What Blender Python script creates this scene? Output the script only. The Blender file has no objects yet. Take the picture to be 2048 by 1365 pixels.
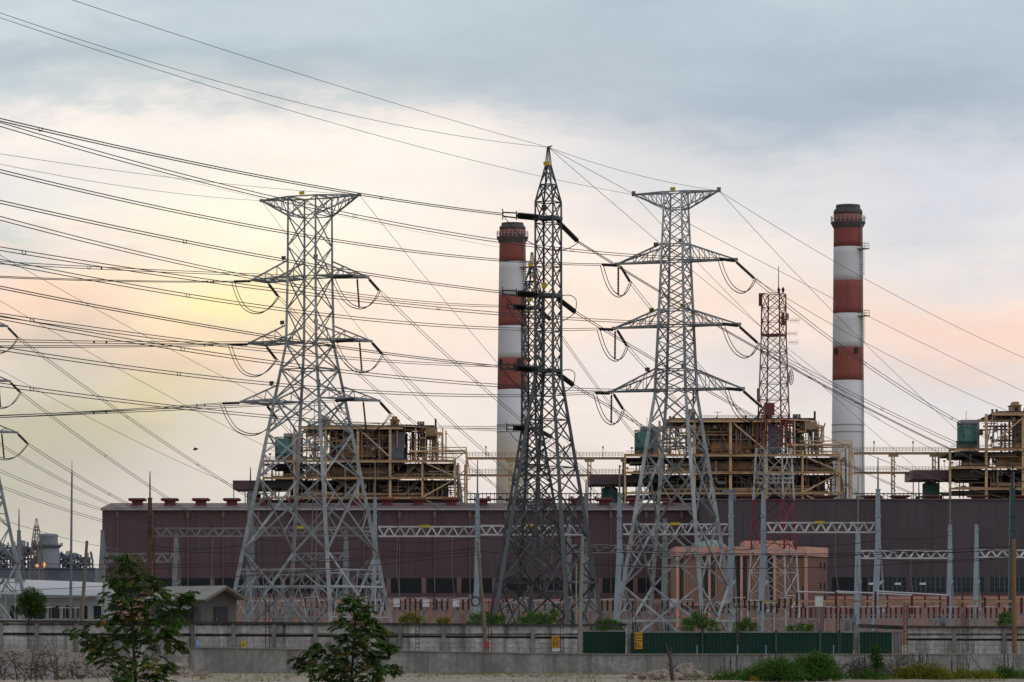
import bpy, math, random
from mathutils import Vector, Matrix, noise
random.seed(7)
RAD = math.radians
F = 7964.0; H = 2.0; YH = 1270.0          # 140 mm lens: focal length in photo pixels, eye height, horizon row
def P(px, py, D): return Vector(((px-1024)/F*D, D, H+(YH-py)/F*D))
def S(px, D): return px/F*D               # a size in photo pixels at distance D, in metres
def Zp(py, D): return H+(YH-py)/F*D
def lin(c):
    return tuple((x/255/12.92 if x/255 <= .04045 else ((x/255+.055)/1.055)**2.4) for x in c)

scene = bpy.context.scene
col = scene.collection
OFF = {}
ORD = ['first','second','third','fourth','fifth','sixth','seventh','eighth','ninth','tenth','eleventh','twelfth',
       'thirteenth','fourteenth','fifteenth','sixteenth','seventeenth','eighteenth','nineteenth','twentieth',
       'twenty-first','twenty-second','twenty-third','twenty-fourth','twenty-fifth','twenty-sixth','twenty-seventh','twenty-eighth','twenty-ninth','thirtieth']

# ---------------------------------------------------------------- materials
def nt(name):
    m = bpy.data.materials.new(name); m.use_nodes = True
    return m, m.node_tree, m.node_tree.nodes['Principled BSDF']
def mat(name, c, rough=.75, metal=0., var=.25, scale=.6, streak=None, bump=0., c2=None, amt=.5, bscale=None, spec=.3):
    """noise-mottled paint / metal / stone; c2 is a second colour (rust, dirt) in patches or vertical streaks"""
    m, t, b = nt(name); N = t.nodes; L = t.links
    tc = N.new('ShaderNodeTexCoord'); mp = N.new('ShaderNodeMapping'); L.new(tc.outputs['Object'], mp.inputs[0])
    n = N.new('ShaderNodeTexNoise'); n.inputs['Scale'].default_value = scale; n.inputs['Detail'].default_value = 6; n.inputs['Roughness'].default_value = .65
    L.new(mp.outputs[0], n.inputs['Vector'])
    r = N.new('ShaderNodeValToRGB'); e = r.color_ramp.elements
    e[0].position = .3; e[1].position = .7
    e[0].color = (*[max(0, x*(1-var)) for x in c], 1); e[1].color = (*[min(1, x*(1+var)) for x in c], 1)
    L.new(n.outputs['Fac'], r.inputs[0]); out = r.outputs[0]
    if c2:
        mp2 = N.new('ShaderNodeMapping'); L.new(tc.outputs['Object'], mp2.inputs[0])
        s = streak or 1.0
        mp2.inputs['Scale'].default_value = (1, 1, 1/s); mp2.inputs['Location'].default_value = (3.1, 7.7, 1.3)
        n2 = N.new('ShaderNodeTexNoise'); n2.inputs['Scale'].default_value = scale*1.7; n2.inputs['Detail'].default_value = 8; n2.inputs['Roughness'].default_value = .7
        L.new(mp2.outputs[0], n2.inputs['Vector'])
        r2 = N.new('ShaderNodeMapRange'); r2.inputs[1].default_value = .62-amt*.25; r2.inputs[2].default_value = .8-amt*.2
        L.new(n2.outputs['Fac'], r2.inputs[0])
        mx = N.new('ShaderNodeMix'); mx.data_type = 'RGBA'; L.new(r2.outputs[0], mx.inputs[0]); L.new(out, mx.inputs[6]); mx.inputs[7].default_value = (*c2, 1)
        out = mx.outputs[2]
    L.new(out, b.inputs['Base Color'])
    b.inputs['Roughness'].default_value = rough; b.inputs['Metallic'].default_value = metal
    b.inputs['Specular IOR Level'].default_value = spec
    if bump:
        n3 = N.new('ShaderNodeTexNoise'); n3.inputs['Scale'].default_value = bscale or scale*6; n3.inputs['Detail'].default_value = 5
        L.new(tc.outputs['Object'], n3.inputs['Vector'])
        bp = N.new('ShaderNodeBump'); bp.inputs['Strength'].default_value = bump; bp.inputs['Distance'].default_value = .1
        L.new(n3.outputs['Fac'], bp.inputs['Height']); L.new(bp.outputs[0], b.inputs['Normal'])
    return m
def leafmat(name, c, c2):
    m, t, b = nt(name); N = t.nodes; L = t.links
    g = N.new('ShaderNodeNewGeometry'); r = N.new('ShaderNodeValToRGB'); e = r.color_ramp.elements
    e[0].color = (*c, 1); e[1].color = (*c2, 1); L.new(g.outputs['Random Per Island'], r.inputs[0])
    L.new(r.outputs[0], b.inputs['Base Color']); b.inputs['Roughness'].default_value = .7; b.inputs['Specular IOR Level'].default_value = .12
    tr = N.new('ShaderNodeBsdfTranslucent'); L.new(r.outputs[0], tr.inputs[0])
    mx = N.new('ShaderNodeMixShader'); mx.inputs[0].default_value = .3
    L.new(b.outputs[0], mx.inputs[1]); L.new(tr.outputs[0], mx.inputs[2]); L.new(mx.outputs[0], N['Material Output'].inputs[0])
    return m
def panelled(name, c, stain, pitch):
    """sheet cladding: each sheet bay a shade apart, faint ribs, long run-off streaks and rust below the gutter fixings"""
    m, t, b = nt(name); N = t.nodes; L = t.links
    tc = N.new('ShaderNodeTexCoord'); sep = N.new('ShaderNodeSeparateXYZ'); L.new(tc.outputs['Object'], sep.inputs[0])
    def mt(op, a, b_=0.):
        q = N.new('ShaderNodeMath'); q.operation = op
        for i, s in enumerate((a, b_)):
            if hasattr(s, 'links'): L.new(s, q.inputs[i])
            else: q.inputs[i].default_value = s
        return q.outputs[0]
    def noi(sc, s, det=7, ro=.65):
        mp = N.new('ShaderNodeMapping'); mp.inputs['Scale'].default_value = s; L.new(tc.outputs['Object'], mp.inputs[0])
        n = N.new('ShaderNodeTexNoise'); n.inputs['Scale'].default_value = sc; n.inputs['Detail'].default_value = det; n.inputs['Roughness'].default_value = ro
        L.new(mp.outputs[0], n.inputs['Vector']); return n.outputs['Fac']
    cell = mt('FLOOR', mt('DIVIDE', sep.outputs[0], pitch)); row = mt('FLOOR', mt('DIVIDE', sep.outputs[2], 6.1))
    cv = N.new('ShaderNodeCombineXYZ'); L.new(cell, cv.inputs[0]); L.new(row, cv.inputs[1])
    wn = N.new('ShaderNodeTexWhiteNoise'); L.new(cv.outputs[0], wn.inputs['Vector'])
    k = mt('ADD', mt('MULTIPLY', wn.outputs['Value'], .16), .9)
    rib = mt('ADD', mt('MULTIPLY', mt('SINE', mt('MULTIPLY', sep.outputs[0], 5.2)), .02), 1.)
    k = mt('MULTIPLY', mt('MULTIPLY', k, rib), mt('ADD', mt('MULTIPLY', noi(.05, (1,1,1)), .5), .75))
    r = N.new('ShaderNodeMapRange'); r.inputs[1].default_value = .48; r.inputs[2].default_value = .72; r.inputs[4].default_value = .8; L.new(noi(.5, (1,1,.06)), r.inputs[0])
    mx = N.new('ShaderNodeMix'); mx.data_type = 'RGBA'; L.new(r.outputs[0], mx.inputs[0]); mx.inputs[6].default_value = (*c, 1); mx.inputs[7].default_value = (*stain, 1)
    cb = N.new('ShaderNodeCombineXYZ')
    for i in range(3): L.new(k, cb.inputs[i])
    mu = N.new('ShaderNodeMix'); mu.data_type = 'RGBA'; mu.blend_type = 'MULTIPLY'; mu.inputs[0].default_value = 1; L.new(mx.outputs[2], mu.inputs[6]); L.new(cb.outputs[0], mu.inputs[7])
    L.new(mu.outputs[2], b.inputs['Base Color']); b.inputs['Roughness'].default_value = .8; b.inputs['Specular IOR Level'].default_value = .25
    return m
M = {}
M['galv'] = mat('galvanised_steel', (.28,.30,.315), .6, .1, .3, .5, c2=(.14,.13,.12), amt=.4)
M['galv_far'] = mat('weathered_galvanised_steel', (.30,.33,.36), .6, .2, .2, .5)
M['dark'] = mat('dark_weathered_steel', (.05,.055,.061), .6, .1, .35, .5, c2=(.15,.16,.17), amt=.35)
M['darkleg'] = mat('grey_weathered_steel', (.10,.108,.117), .6, .1, .3, .4)
M['black'] = mat('black_porcelain', (.014,.013,.014), .4, 0, .2)
M['wire'] = mat('oxidised_conductor', (.022,.021,.022), .6, .2, .2)
M['thinwire'] = mat('earth_wire_steel', (.10,.10,.105), .6, .2, .2)
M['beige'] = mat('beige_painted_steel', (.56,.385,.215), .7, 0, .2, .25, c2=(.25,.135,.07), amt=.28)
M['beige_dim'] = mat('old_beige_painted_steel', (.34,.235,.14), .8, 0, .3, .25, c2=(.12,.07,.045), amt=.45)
M['deck'] = mat('dark_steel_decking', (.05,.042,.042), .9, 0, .3, .3)  # even dark brown, lightly mottled
M['casing'] = mat('dark_boiler_cladding', (.085,.06,.06), .85, 0, .5, .15, c2=(.2,.105,.06), amt=.55)  # dark brown with rust-coloured patches
M['rust'] = mat('rusty_cladding', (.42,.24,.13), .85, 0, .35, .2, c2=(.12,.075,.06), amt=.5, streak=4)
M['pipe'] = mat('dull_lagged_pipe', (.25,.225,.205), .7, 0, .35, .3, c2=(.08,.065,.055), amt=.4)
M['lightpipe'] = mat('pale_lagged_pipe', (.36,.34,.32), .6, 0, .25, .3)
M['tank'] = mat('green_painted_tank', (.045,.135,.11), .6, 0, .25, .3, c2=(.13,.25,.25), amt=.6, streak=5)
M['greybox'] = mat('pale_grey_sheet', (.33,.33,.34), .7, 0, .12, .2)
M['hall'] = panelled('brown_purple_sheet_cladding', (.102,.066,.074), (.074,.05,.056), 7.52)
M['hall2'] = panelled('slate_purple_sheet_cladding', (.086,.069,.082), (.066,.054,.064), 4.9)
M['hallroof'] = mat('weathered_sheet_roof', (.105,.075,.082), .8, 0, .15, .1)
M['gutter'] = mat('pale_gutter', (.34,.3,.31), .7, 0, .15, .3)
M['glass'] = mat('dark_window_glass', (.005,.009,.012), .35, 0, .5, .1, spec=.25)
M['glassgreen'] = mat('dark_green_window_glass', (.009,.024,.028), .35, 0, .5, .1, spec=.3)
M['pilaster'] = mat('faded_brown_pilaster', (.17,.10,.10), .8, 0, .15, .2)
M['salmon'] = mat('salmon_painted_render', (.52,.285,.235), .85, 0, .12, .15, c2=(.36,.175,.135), amt=.4, streak=6)
M['salmon_dim'] = mat('faded_salmon_brickwork', (.37,.205,.165), .85, 0, .2, .2, c2=(.21,.12,.095), amt=.4)
M['brownpanel'] = mat('brown_ribbed_panel', (.32,.19,.14), .8, 0, .12, .15)
M['brownside'] = mat('dark_brown_render', (.14,.075,.062), .85, 0, .12, .15)
M['dome'] = mat('pale_green_copper', (.22,.30,.26), .6, 0, .15, .2)
M['ventred'] = mat('red_brown_paint', (.135,.03,.028), .7, 0, .3, .4, c2=(.07,.03,.028), amt=.4)
M['chred'] = mat('chimney_red_paint', (.265,.075,.06), .7, 0, .15, .06, c2=(.15,.045,.038), amt=.45, streak=12)
M['chwhite'] = mat('chimney_white_paint', (.62,.61,.63), .7, 0, .06, .05, c2=(.40,.385,.38), amt=.32, streak=14)
M['chcap'] = mat('dark_flue_brick', (.085,.075,.075), .8, 0, .2, .3)
M['masred'] = mat('mast_red_paint', (.17,.022,.026), .7, 0, .2, .4)
M['masdark'] = mat('mast_faded_red_paint', (.15,.04,.035), .7, 0, .2, .4)
M['maswhite'] = mat('mast_white_paint', (.36,.35,.36), .6, 0, .2, .4)
M['masgrey'] = mat('mast_grey_weathered_paint', (.21,.165,.165), .6, 0, .25, .4)
M['gantry'] = mat('blue_grey_galvanised_column', (.26,.315,.36), .55, .1, .12, .15, c2=(.17,.21,.24), amt=.3, streak=8)
M['gantry_dim'] = mat('dull_grey_column', (.17,.185,.195), .6, .1, .2, .2, c2=(.1,.11,.11), amt=.4, streak=8)
M['gantry_rust'] = mat('rusty_column', (.12,.055,.03), .8, 0, .5, .4, c2=(.05,.04,.038), amt=.9, streak=4)
M['gantry_green'] = mat('dark_green_column', (.035,.07,.072), .6, 0, .2, .2)
M['truss'] = mat('pale_galvanised_truss', (.46,.46,.48), .5, .2, .15, .4)
M['truss_dim'] = mat('dull_truss', (.19,.175,.185), .6, .1, .2, .4)
M['yellow'] = mat('yellow_warning_plate', (.52,.40,.025), .6, 0, .15, .8)
M['brownplate'] = mat('brown_number_plate', (.09,.06,.03), .6, 0, .15, .8)
M['orange'] = mat('amber_sign_sheet', (.52,.27,.02), .6, 0, .1, .8, c2=(.36,.2,.03), amt=.3)
M['ink'] = mat('dark_sign_lettering', (.10,.045,.01), .7, 0, .1)
M['white'] = mat('white_painted_sheet', (.58,.59,.6), .6, 0, .08, .5, c2=(.4,.4,.39), amt=.2)
M['blue'] = mat('blue_sign_paint', (.16,.3,.5), .6, 0, .1)
M['redpaint'] = mat('red_tape', (.4,.03,.06), .6, 0, .1)
M['redins'] = mat('dark_red_porcelain', (.065,.018,.016), .4, 0, .2)
M['greyins'] = mat('grey_porcelain', (.22,.22,.23), .4, 0, .2)
M['equip'] = mat('grey_switchgear_paint', (.20,.20,.21), .6, 0, .3, .6, c2=(.08,.075,.075), amt=.4)
M['wood'] = mat('weathered_pole_timber', (.17,.135,.11), .9, 0, .25, .6, c2=(.09,.07,.06), amt=.4, streak=8)
M['orangewood'] = mat('orange_brown_pole_timber', (.2,.115,.06), .9, 0, .25, .6, c2=(.1,.07,.05), amt=.4, streak=8)
M['concpole'] = mat('concrete_pole', (.24,.22,.19), .9, 0, .2, .6, c2=(.14,.13,.11), amt=.4, streak=6)
M['rebar'] = mat('rusty_reinforcing_bar', (.03,.02,.017), .9, 0, .3, 2)
M['greenfence'] = mat('dark_green_sheet', (.006,.040,.027), .7, 0, .15, .3, c2=(.012,.045,.03), amt=.7, streak=6)
M['greyfence'] = mat('bare_metal_sheet', (.20,.20,.215), .55, .2, .15, .3)
M['bark'] = mat('dark_bark', (.05,.04,.032), .9, 0, .3, 4)
M['deadwood'] = mat('dead_brown_wood', (.075,.055,.048), .9, 0, .35, 3)
M['leaf'] = leafmat('dark_green_leaf', (.018,.048,.010), (.075,.135,.022))
M['leafnew'] = leafmat('young_bronze_green_leaf', (.09,.10,.015), (.16,.085,.03))
M['leafyellow'] = leafmat('yellow_leaf', (.30,.24,.02), (.16,.17,.02))
M['leafbright'] = leafmat('fresh_green_leaf', (.035,.10,.013), (.095,.20,.024))
M['leafolive'] = leafmat('yellow_green_leaf', (.11,.13,.014), (.24,.23,.025))
M['sand'] = mat('pale_sandy_dirt', (.27,.225,.17), .95, 0, .3, .35, c2=(.13,.115,.085), amt=.5, bump=.6, bscale=1.5)
M['rubble'] = mat('grey_rubble', (.16,.148,.132), .95, 0, .5, 1.6, c2=(.06,.056,.05), amt=.65, bump=.9, bscale=4)
M['stone'] = mat('pale_brown_stone', (.27,.225,.185), .95, 0, .35, 1.2, c2=(.12,.10,.085), amt=.4, bump=.8, bscale=5)
M['steelblue'] = mat('blue_grey_plant_steel', (.115,.135,.165), .7, 0, .35, .2)  # lightened blue grey, putting distance haze into the refinery's colour
M['stack'] = mat('blue_grey_vessel_sheet', (.20,.23,.265), .6, 0, .12, .1, c2=(.25,.21,.17), amt=.3)
M['roofwhite'] = mat('pale_warehouse_roof', (.42,.42,.43), .6, 0, .1, .1, c2=(.32,.32,.33), amt=.3)
M['wallwhite'] = mat('pale_warehouse_wall', (.30,.30,.31), .7, 0, .1, .1)
M['houseroof'] = mat('grey_corrugated_roof', (.27,.26,.245), .8, 0, .15, .6, c2=(.17,.16,.15), amt=.3)
M['housewall'] = mat('grey_rendered_wall', (.105,.105,.095), .9, 0, .15, .6)  # grey lowered to hold the shade under the deep eaves
M['darkwood'] = mat('dark_painted_door', (.035,.034,.045), .7, 0, .15, .6)
def concrete(name, c, mould, blocks=None, ztop=None, bands=()):
    """cast concrete with mottling, vertical run-off stains and ragged dark bands at given heights"""
    m, t, b = nt(name); N = t.nodes; L = t.links
    tc = N.new('ShaderNodeTexCoord'); O = tc.outputs['Object']
    def noi(scale, sc=(1,1,1), det=8, ro=.65):
        mp = N.new('ShaderNodeMapping'); mp.inputs['Scale'].default_value = sc; L.new(O, mp.inputs[0])
        n = N.new('ShaderNodeTexNoise'); n.inputs['Scale'].default_value = scale; n.inputs['Detail'].default_value = det; n.inputs['Roughness'].default_value = ro
        L.new(mp.outputs[0], n.inputs['Vector']); return n.outputs['Fac']
    def mrange(s, a, c_, x=0., y=1.):
        r = N.new('ShaderNodeMapRange'); r.inputs[1].default_value = a; r.inputs[2].default_value = c_; r.inputs[3].default_value = x; r.inputs[4].default_value = y
        L.new(s, r.inputs[0]); return r.outputs[0]
    def math_(op, a, b_):
        q = N.new('ShaderNodeMath'); q.operation = op; q.use_clamp = False
        for i, s in enumerate((a, b_)):
            if hasattr(s, 'links'): L.new(s, q.inputs[i])
            else: q.inputs[i].default_value = s
        return q.outputs[0]
    def mix(f, a, col2):
        mx = N.new('ShaderNodeMix'); mx.data_type = 'RGBA'; L.new(f, mx.inputs[0])
        if hasattr(a, 'links'): L.new(a, mx.inputs[6])
        else: mx.inputs[6].default_value = (*a, 1)
        mx.inputs[7].default_value = (*col2, 1); return mx.outputs[2]
    base = mix(mrange(noi(.35), .36, .62), [x*1.2 for x in c], [x*.55 for x in c])
    base = mix(mrange(noi(3.5), .44, .66, 0, .7), base, [x*.5 for x in c])
    base = mix(mrange(noi(.9, (1, 1, .35), 9, .72), .47, .6, 0, .6), base, [(x*.4+y*.6) for x, y in zip(c, mould)])
    base = mix(mrange(noi(1.3, (1, 1, .09)), .5, .7, 0, .85), base, mould)
    sep = N.new('ShaderNodeSeparateXYZ'); L.new(O, sep.inputs[0])
    for zb, w in bands:  # ragged darker band round each given height
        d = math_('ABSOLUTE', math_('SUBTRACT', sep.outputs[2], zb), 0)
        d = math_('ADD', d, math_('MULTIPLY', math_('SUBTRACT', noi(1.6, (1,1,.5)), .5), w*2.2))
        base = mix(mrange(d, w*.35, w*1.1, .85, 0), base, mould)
    L.new(base, b.inputs['Base Color']); b.inputs['Roughness'].default_value = .92; b.inputs['Specular IOR Level'].default_value = .2
    bp = N.new('ShaderNodeBump'); bp.inputs['Strength'].default_value = .4; bp.inputs['Distance'].default_value = .05
    L.new(noi(6), bp.inputs['Height']); L.new(bp.outputs[0], b.inputs['Normal'])
    return m
def vary(m, lo=.6, hi=1.25):
    """each separate member its own shade, as galvanising and paint weather differently from bar to bar"""
    t = m.node_tree; N = t.nodes; L = t.links; b = N['Principled BSDF']; src = b.inputs['Base Color'].links[0].from_socket
    g = N.new('ShaderNodeNewGeometry'); r = N.new('ShaderNodeMapRange'); r.inputs[3].default_value = lo; r.inputs[4].default_value = hi; L.new(g.outputs['Random Per Island'], r.inputs[0])
    cb = N.new('ShaderNodeCombineXYZ')
    for i in range(3): L.new(r.outputs[0], cb.inputs[i])
    mu = N.new('ShaderNodeMix'); mu.data_type = 'RGBA'; mu.blend_type = 'MULTIPLY'; mu.inputs[0].default_value = 1; L.new(src, mu.inputs[6]); L.new(cb.outputs[0], mu.inputs[7]); L.new(mu.outputs[2], b.inputs['Base Color'])
for k_ in ('galv','dark','beige_dim','pipe','rust','steelblue','truss','truss_dim','masred','maswhite','masgrey','masdark'): vary(M[k_], .55, 1.35)
for k_ in ('beige','equip','stone'): vary(M[k_], .75, 1.2)
M['chfoot'] = mat('yellowed_chimney_paint', (.62,.61,.63), .7, 0, .06, .05, c2=(.40,.385,.38), amt=.32, streak=14)
def _foot(m):
    # yellow tint mixed in over the lower shaft, with a ragged upper limit
    t = m.node_tree; N = t.nodes; L = t.links; b = N['Principled BSDF']; src = b.inputs['Base Color'].links[0].from_socket
    tc = N.new('ShaderNodeTexCoord'); sp = N.new('ShaderNodeSeparateXYZ'); L.new(tc.outputs['Object'], sp.inputs[0])
    n = N.new('ShaderNodeTexNoise'); n.inputs['Scale'].default_value = .18; n.inputs['Detail'].default_value = 7; L.new(tc.outputs['Object'], n.inputs['Vector'])
    q = N.new('ShaderNodeMath'); q.operation = 'MULTIPLY_ADD'; L.new(n.outputs['Fac'], q.inputs[0]); q.inputs[1].default_value = 16; L.new(sp.outputs[2], q.inputs[2])
    r = N.new('ShaderNodeMapRange'); r.inputs[1].default_value = 60; r.inputs[2].default_value = 72; r.inputs[3].default_value = .85; r.inputs[4].default_value = 0; L.new(q.outputs[0], r.inputs[0])
    mx = N.new('ShaderNodeMix'); mx.data_type = 'RGBA'; L.new(r.outputs[0], mx.inputs[0]); L.new(src, mx.inputs[6]); mx.inputs[7].default_value = (.56,.49,.37,1); L.new(mx.outputs[2], b.inputs['Base Color'])
_foot(M['chfoot'])
M['retain'] = concrete('cast_concrete', (.34,.33,.315), (.11,.105,.10))
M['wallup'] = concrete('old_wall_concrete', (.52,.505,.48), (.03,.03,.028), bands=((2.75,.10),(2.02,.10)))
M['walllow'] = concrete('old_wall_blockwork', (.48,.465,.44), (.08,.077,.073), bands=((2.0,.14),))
M['wallpost'] = concrete('old_post_concrete', (.27,.26,.245), (.06,.06,.055))
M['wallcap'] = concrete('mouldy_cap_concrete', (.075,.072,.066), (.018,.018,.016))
M['joint'] = concrete('black_joint_concrete', (.03,.03,.028), (.01,.01,.01))  # near-black strip between the slabs

# ---------------------------------------------------------------- mesh builder
class MB:
    def __init__(s): s.v = []; s.f = []
    def add(s, vs, fs):
        n = len(s.v); s.v += [tuple(x) for x in vs]; s.f += [tuple(i+n for i in f) for f in fs]; return s
    def bar(s, p, q, w, w2=None, n=4, d=None, ref=None, cap=True):
        p = Vector(p); q = Vector(q); a = q-p
        if a.length < 1e-6: return s
        a.normalize(); r = Vector(ref) if ref else (Vector((0,0,1)) if abs(a.z) < .9 else Vector((0,1,0)))
        u = a.cross(r).normalized(); v = a.cross(u).normalized()
        w2 = w if w2 is None else w2; k = (d/w if d else 1.)
        vs = []; o = math.pi/n
        c = 1/math.cos(math.pi/n) if n == 4 else 1
        for c0, ww in ((p, w), (q, w2)):
            for i in range(n):
                t = o+2*math.pi*i/n
                vs.append(c0+u*(math.cos(t)*ww/2*c)+v*(math.sin(t)*ww*k/2*c))
        fs = [(i, (i+1) % n, n+(i+1) % n, n+i) for i in range(n)]
        if cap: fs += [tuple(range(n-1, -1, -1)), tuple(range(n, 2*n))]
        return s.add(vs, fs)
    def box(s, c, size, rz=0):
        x, y, z = [k/2 for k in size]; cs, sn = math.cos(rz), math.sin(rz); vs = []
        for dz in (-z, z):
            for dx, dy in ((-x,-y),(x,-y),(x,y),(-x,y)):
                vs.append((c[0]+dx*cs-dy*sn, c[1]+dx*sn+dy*cs, c[2]+dz))
        return s.add(vs, [(3,2,1,0),(4,5,6,7),(0,1,5,4),(1,2,6,5),(2,3,7,6),(3,0,4,7)])
    def b2(s, x0, x1, y0, y1, z0, z1): return s.box(((x0+x1)/2,(y0+y1)/2,(z0+z1)/2), (abs(x1-x0),abs(y1-y0),abs(z1-z0)))
    def pbox(s, x0, x1, ya, yb, D, dep, dd=0):
        """a block whose front face spans photo pixels x0..x1, ya..yb at distance D (+dd) and which is dep deep"""
        return s.b2((x0-1024)/F*D, (x1-1024)/F*D, D+dd, D+dd+dep, Zp(yb, D), Zp(ya, D))
    def tube(s, pts, r, n=5):
        pts = [Vector(p) for p in pts]; vs = []; fs = []; m = len(pts); u = None
        for i, p in enumerate(pts):
            a = (pts[min(i+1, m-1)]-pts[max(i-1, 0)]).normalized()
            if u is None:
                u = a.cross(Vector((0,0,1)) if abs(a.z) < .95 else Vector((0,1,0))).normalized()
            else:
                u = (u-a*u.dot(a)).normalized()
            v = a.cross(u); rr = r[i] if isinstance(r, (list, tuple)) else r
            for k in range(n):
                t = 2*math.pi*k/n; vs.append(p+u*(math.cos(t)*rr)+v*(math.sin(t)*rr))
        for i in range(m-1):
            for k in range(n): fs.append((i*n+k, i*n+(k+1) % n, (i+1)*n+(k+1) % n, (i+1)*n+k))
        fs += [tuple(range(n-1,-1,-1)), tuple(range((m-1)*n, m*n))]
        return s.add(vs, fs)
    def lathe(s, c, prof, n=24):
        vs = []; fs = []
        for r, z in prof:
            for k in range(n):
                t = 2*math.pi*k/n; vs.append((c[0]+r*math.cos(t), c[1]+r*math.sin(t), c[2]+z))
        for i in range(len(prof)-1):
            for k in range(n): fs.append((i*n+k, i*n+(k+1) % n, (i+1)*n+(k+1) % n, (i+1)*n+k))
        fs += [tuple(range(n-1,-1,-1)), tuple(range((len(prof)-1)*n, len(prof)*n))]
        return s.add(vs, fs)
    def cyl(s, p, q, r, n=14): return s.tube([p, q], r, n)
    def prism(s, poly, z0, z1):
        n = len(poly)
        return s.add([(x,y,z0) for x,y in poly]+[(x,y,z1) for x,y in poly],
                     [tuple(range(n-1,-1,-1)), tuple(range(n,2*n))]+[(i,(i+1)%n,n+(i+1)%n,n+i) for i in range(n)])
    def build(s, name, m, parent=None, smooth=False, label=None):
        if parent is None:
            xs = [v[0] for v in s.v]; ys = [v[1] for v in s.v]; zs = [v[2] for v in s.v]
            o = Vector(((min(xs)+max(xs))/2, (min(ys)+max(ys))/2, min(zs)))
        else: o = OFF[parent.name]
        me = bpy.data.meshes.new(name); me.from_pydata([(v[0]-o.x, v[1]-o.y, v[2]-o.z) for v in s.v], [], s.f); me.update()
        me.materials.append(m)
        if smooth: me.polygons.foreach_set('use_smooth', [True]*len(me.polygons))
        ob = bpy.data.objects.new(name, me); col.objects.link(ob); OFF[ob.name] = o
        if parent is None: ob.location = o
        else: ob.parent = parent
        if label: ob['label'] = label
        return ob
def tag(o, label, cat, group=None):
    o['label'] = label; o['category'] = cat
    if group: o['group'] = group
    return o
def thing(name, label, cat, loc, group=None):
    o = bpy.data.objects.new(name, None); col.objects.link(o); o.empty_display_size = .5
    o.location = loc; OFF[o.name] = Vector(loc); return tag(o, label, cat, group)
def struct(o, kind='structure'): o['kind'] = kind; return o
def copy_tree(o, parent=None):
    c = o.copy(); col.objects.link(c)
    if parent: c.parent = parent
    OFF[c.name] = OFF[o.name]
    for ch in list(o.children): copy_tree(ch, c)
    return c
def px_of(v): return (1024+v.x/v.y*F, YH-(v.z-H)/v.y*F)

# ---------------------------------------------------------------- camera
cam = bpy.data.objects.new('camera', bpy.data.cameras.new('camera')); col.objects.link(cam)
cam.location = (0,0,H); cam.rotation_euler = (RAD(90),0,0)
cam.data.lens = 140; cam.data.sensor_width = 36; cam.data.shift_y = (YH-682.5)/2048
cam.data.clip_start = 1; cam.data.clip_end = 12000
scene.camera = cam
scene.view_settings.view_transform = 'Standard'; scene.view_settings.look = 'None'
scene.view_settings.exposure = 0; scene.view_settings.gamma = 1

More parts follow.
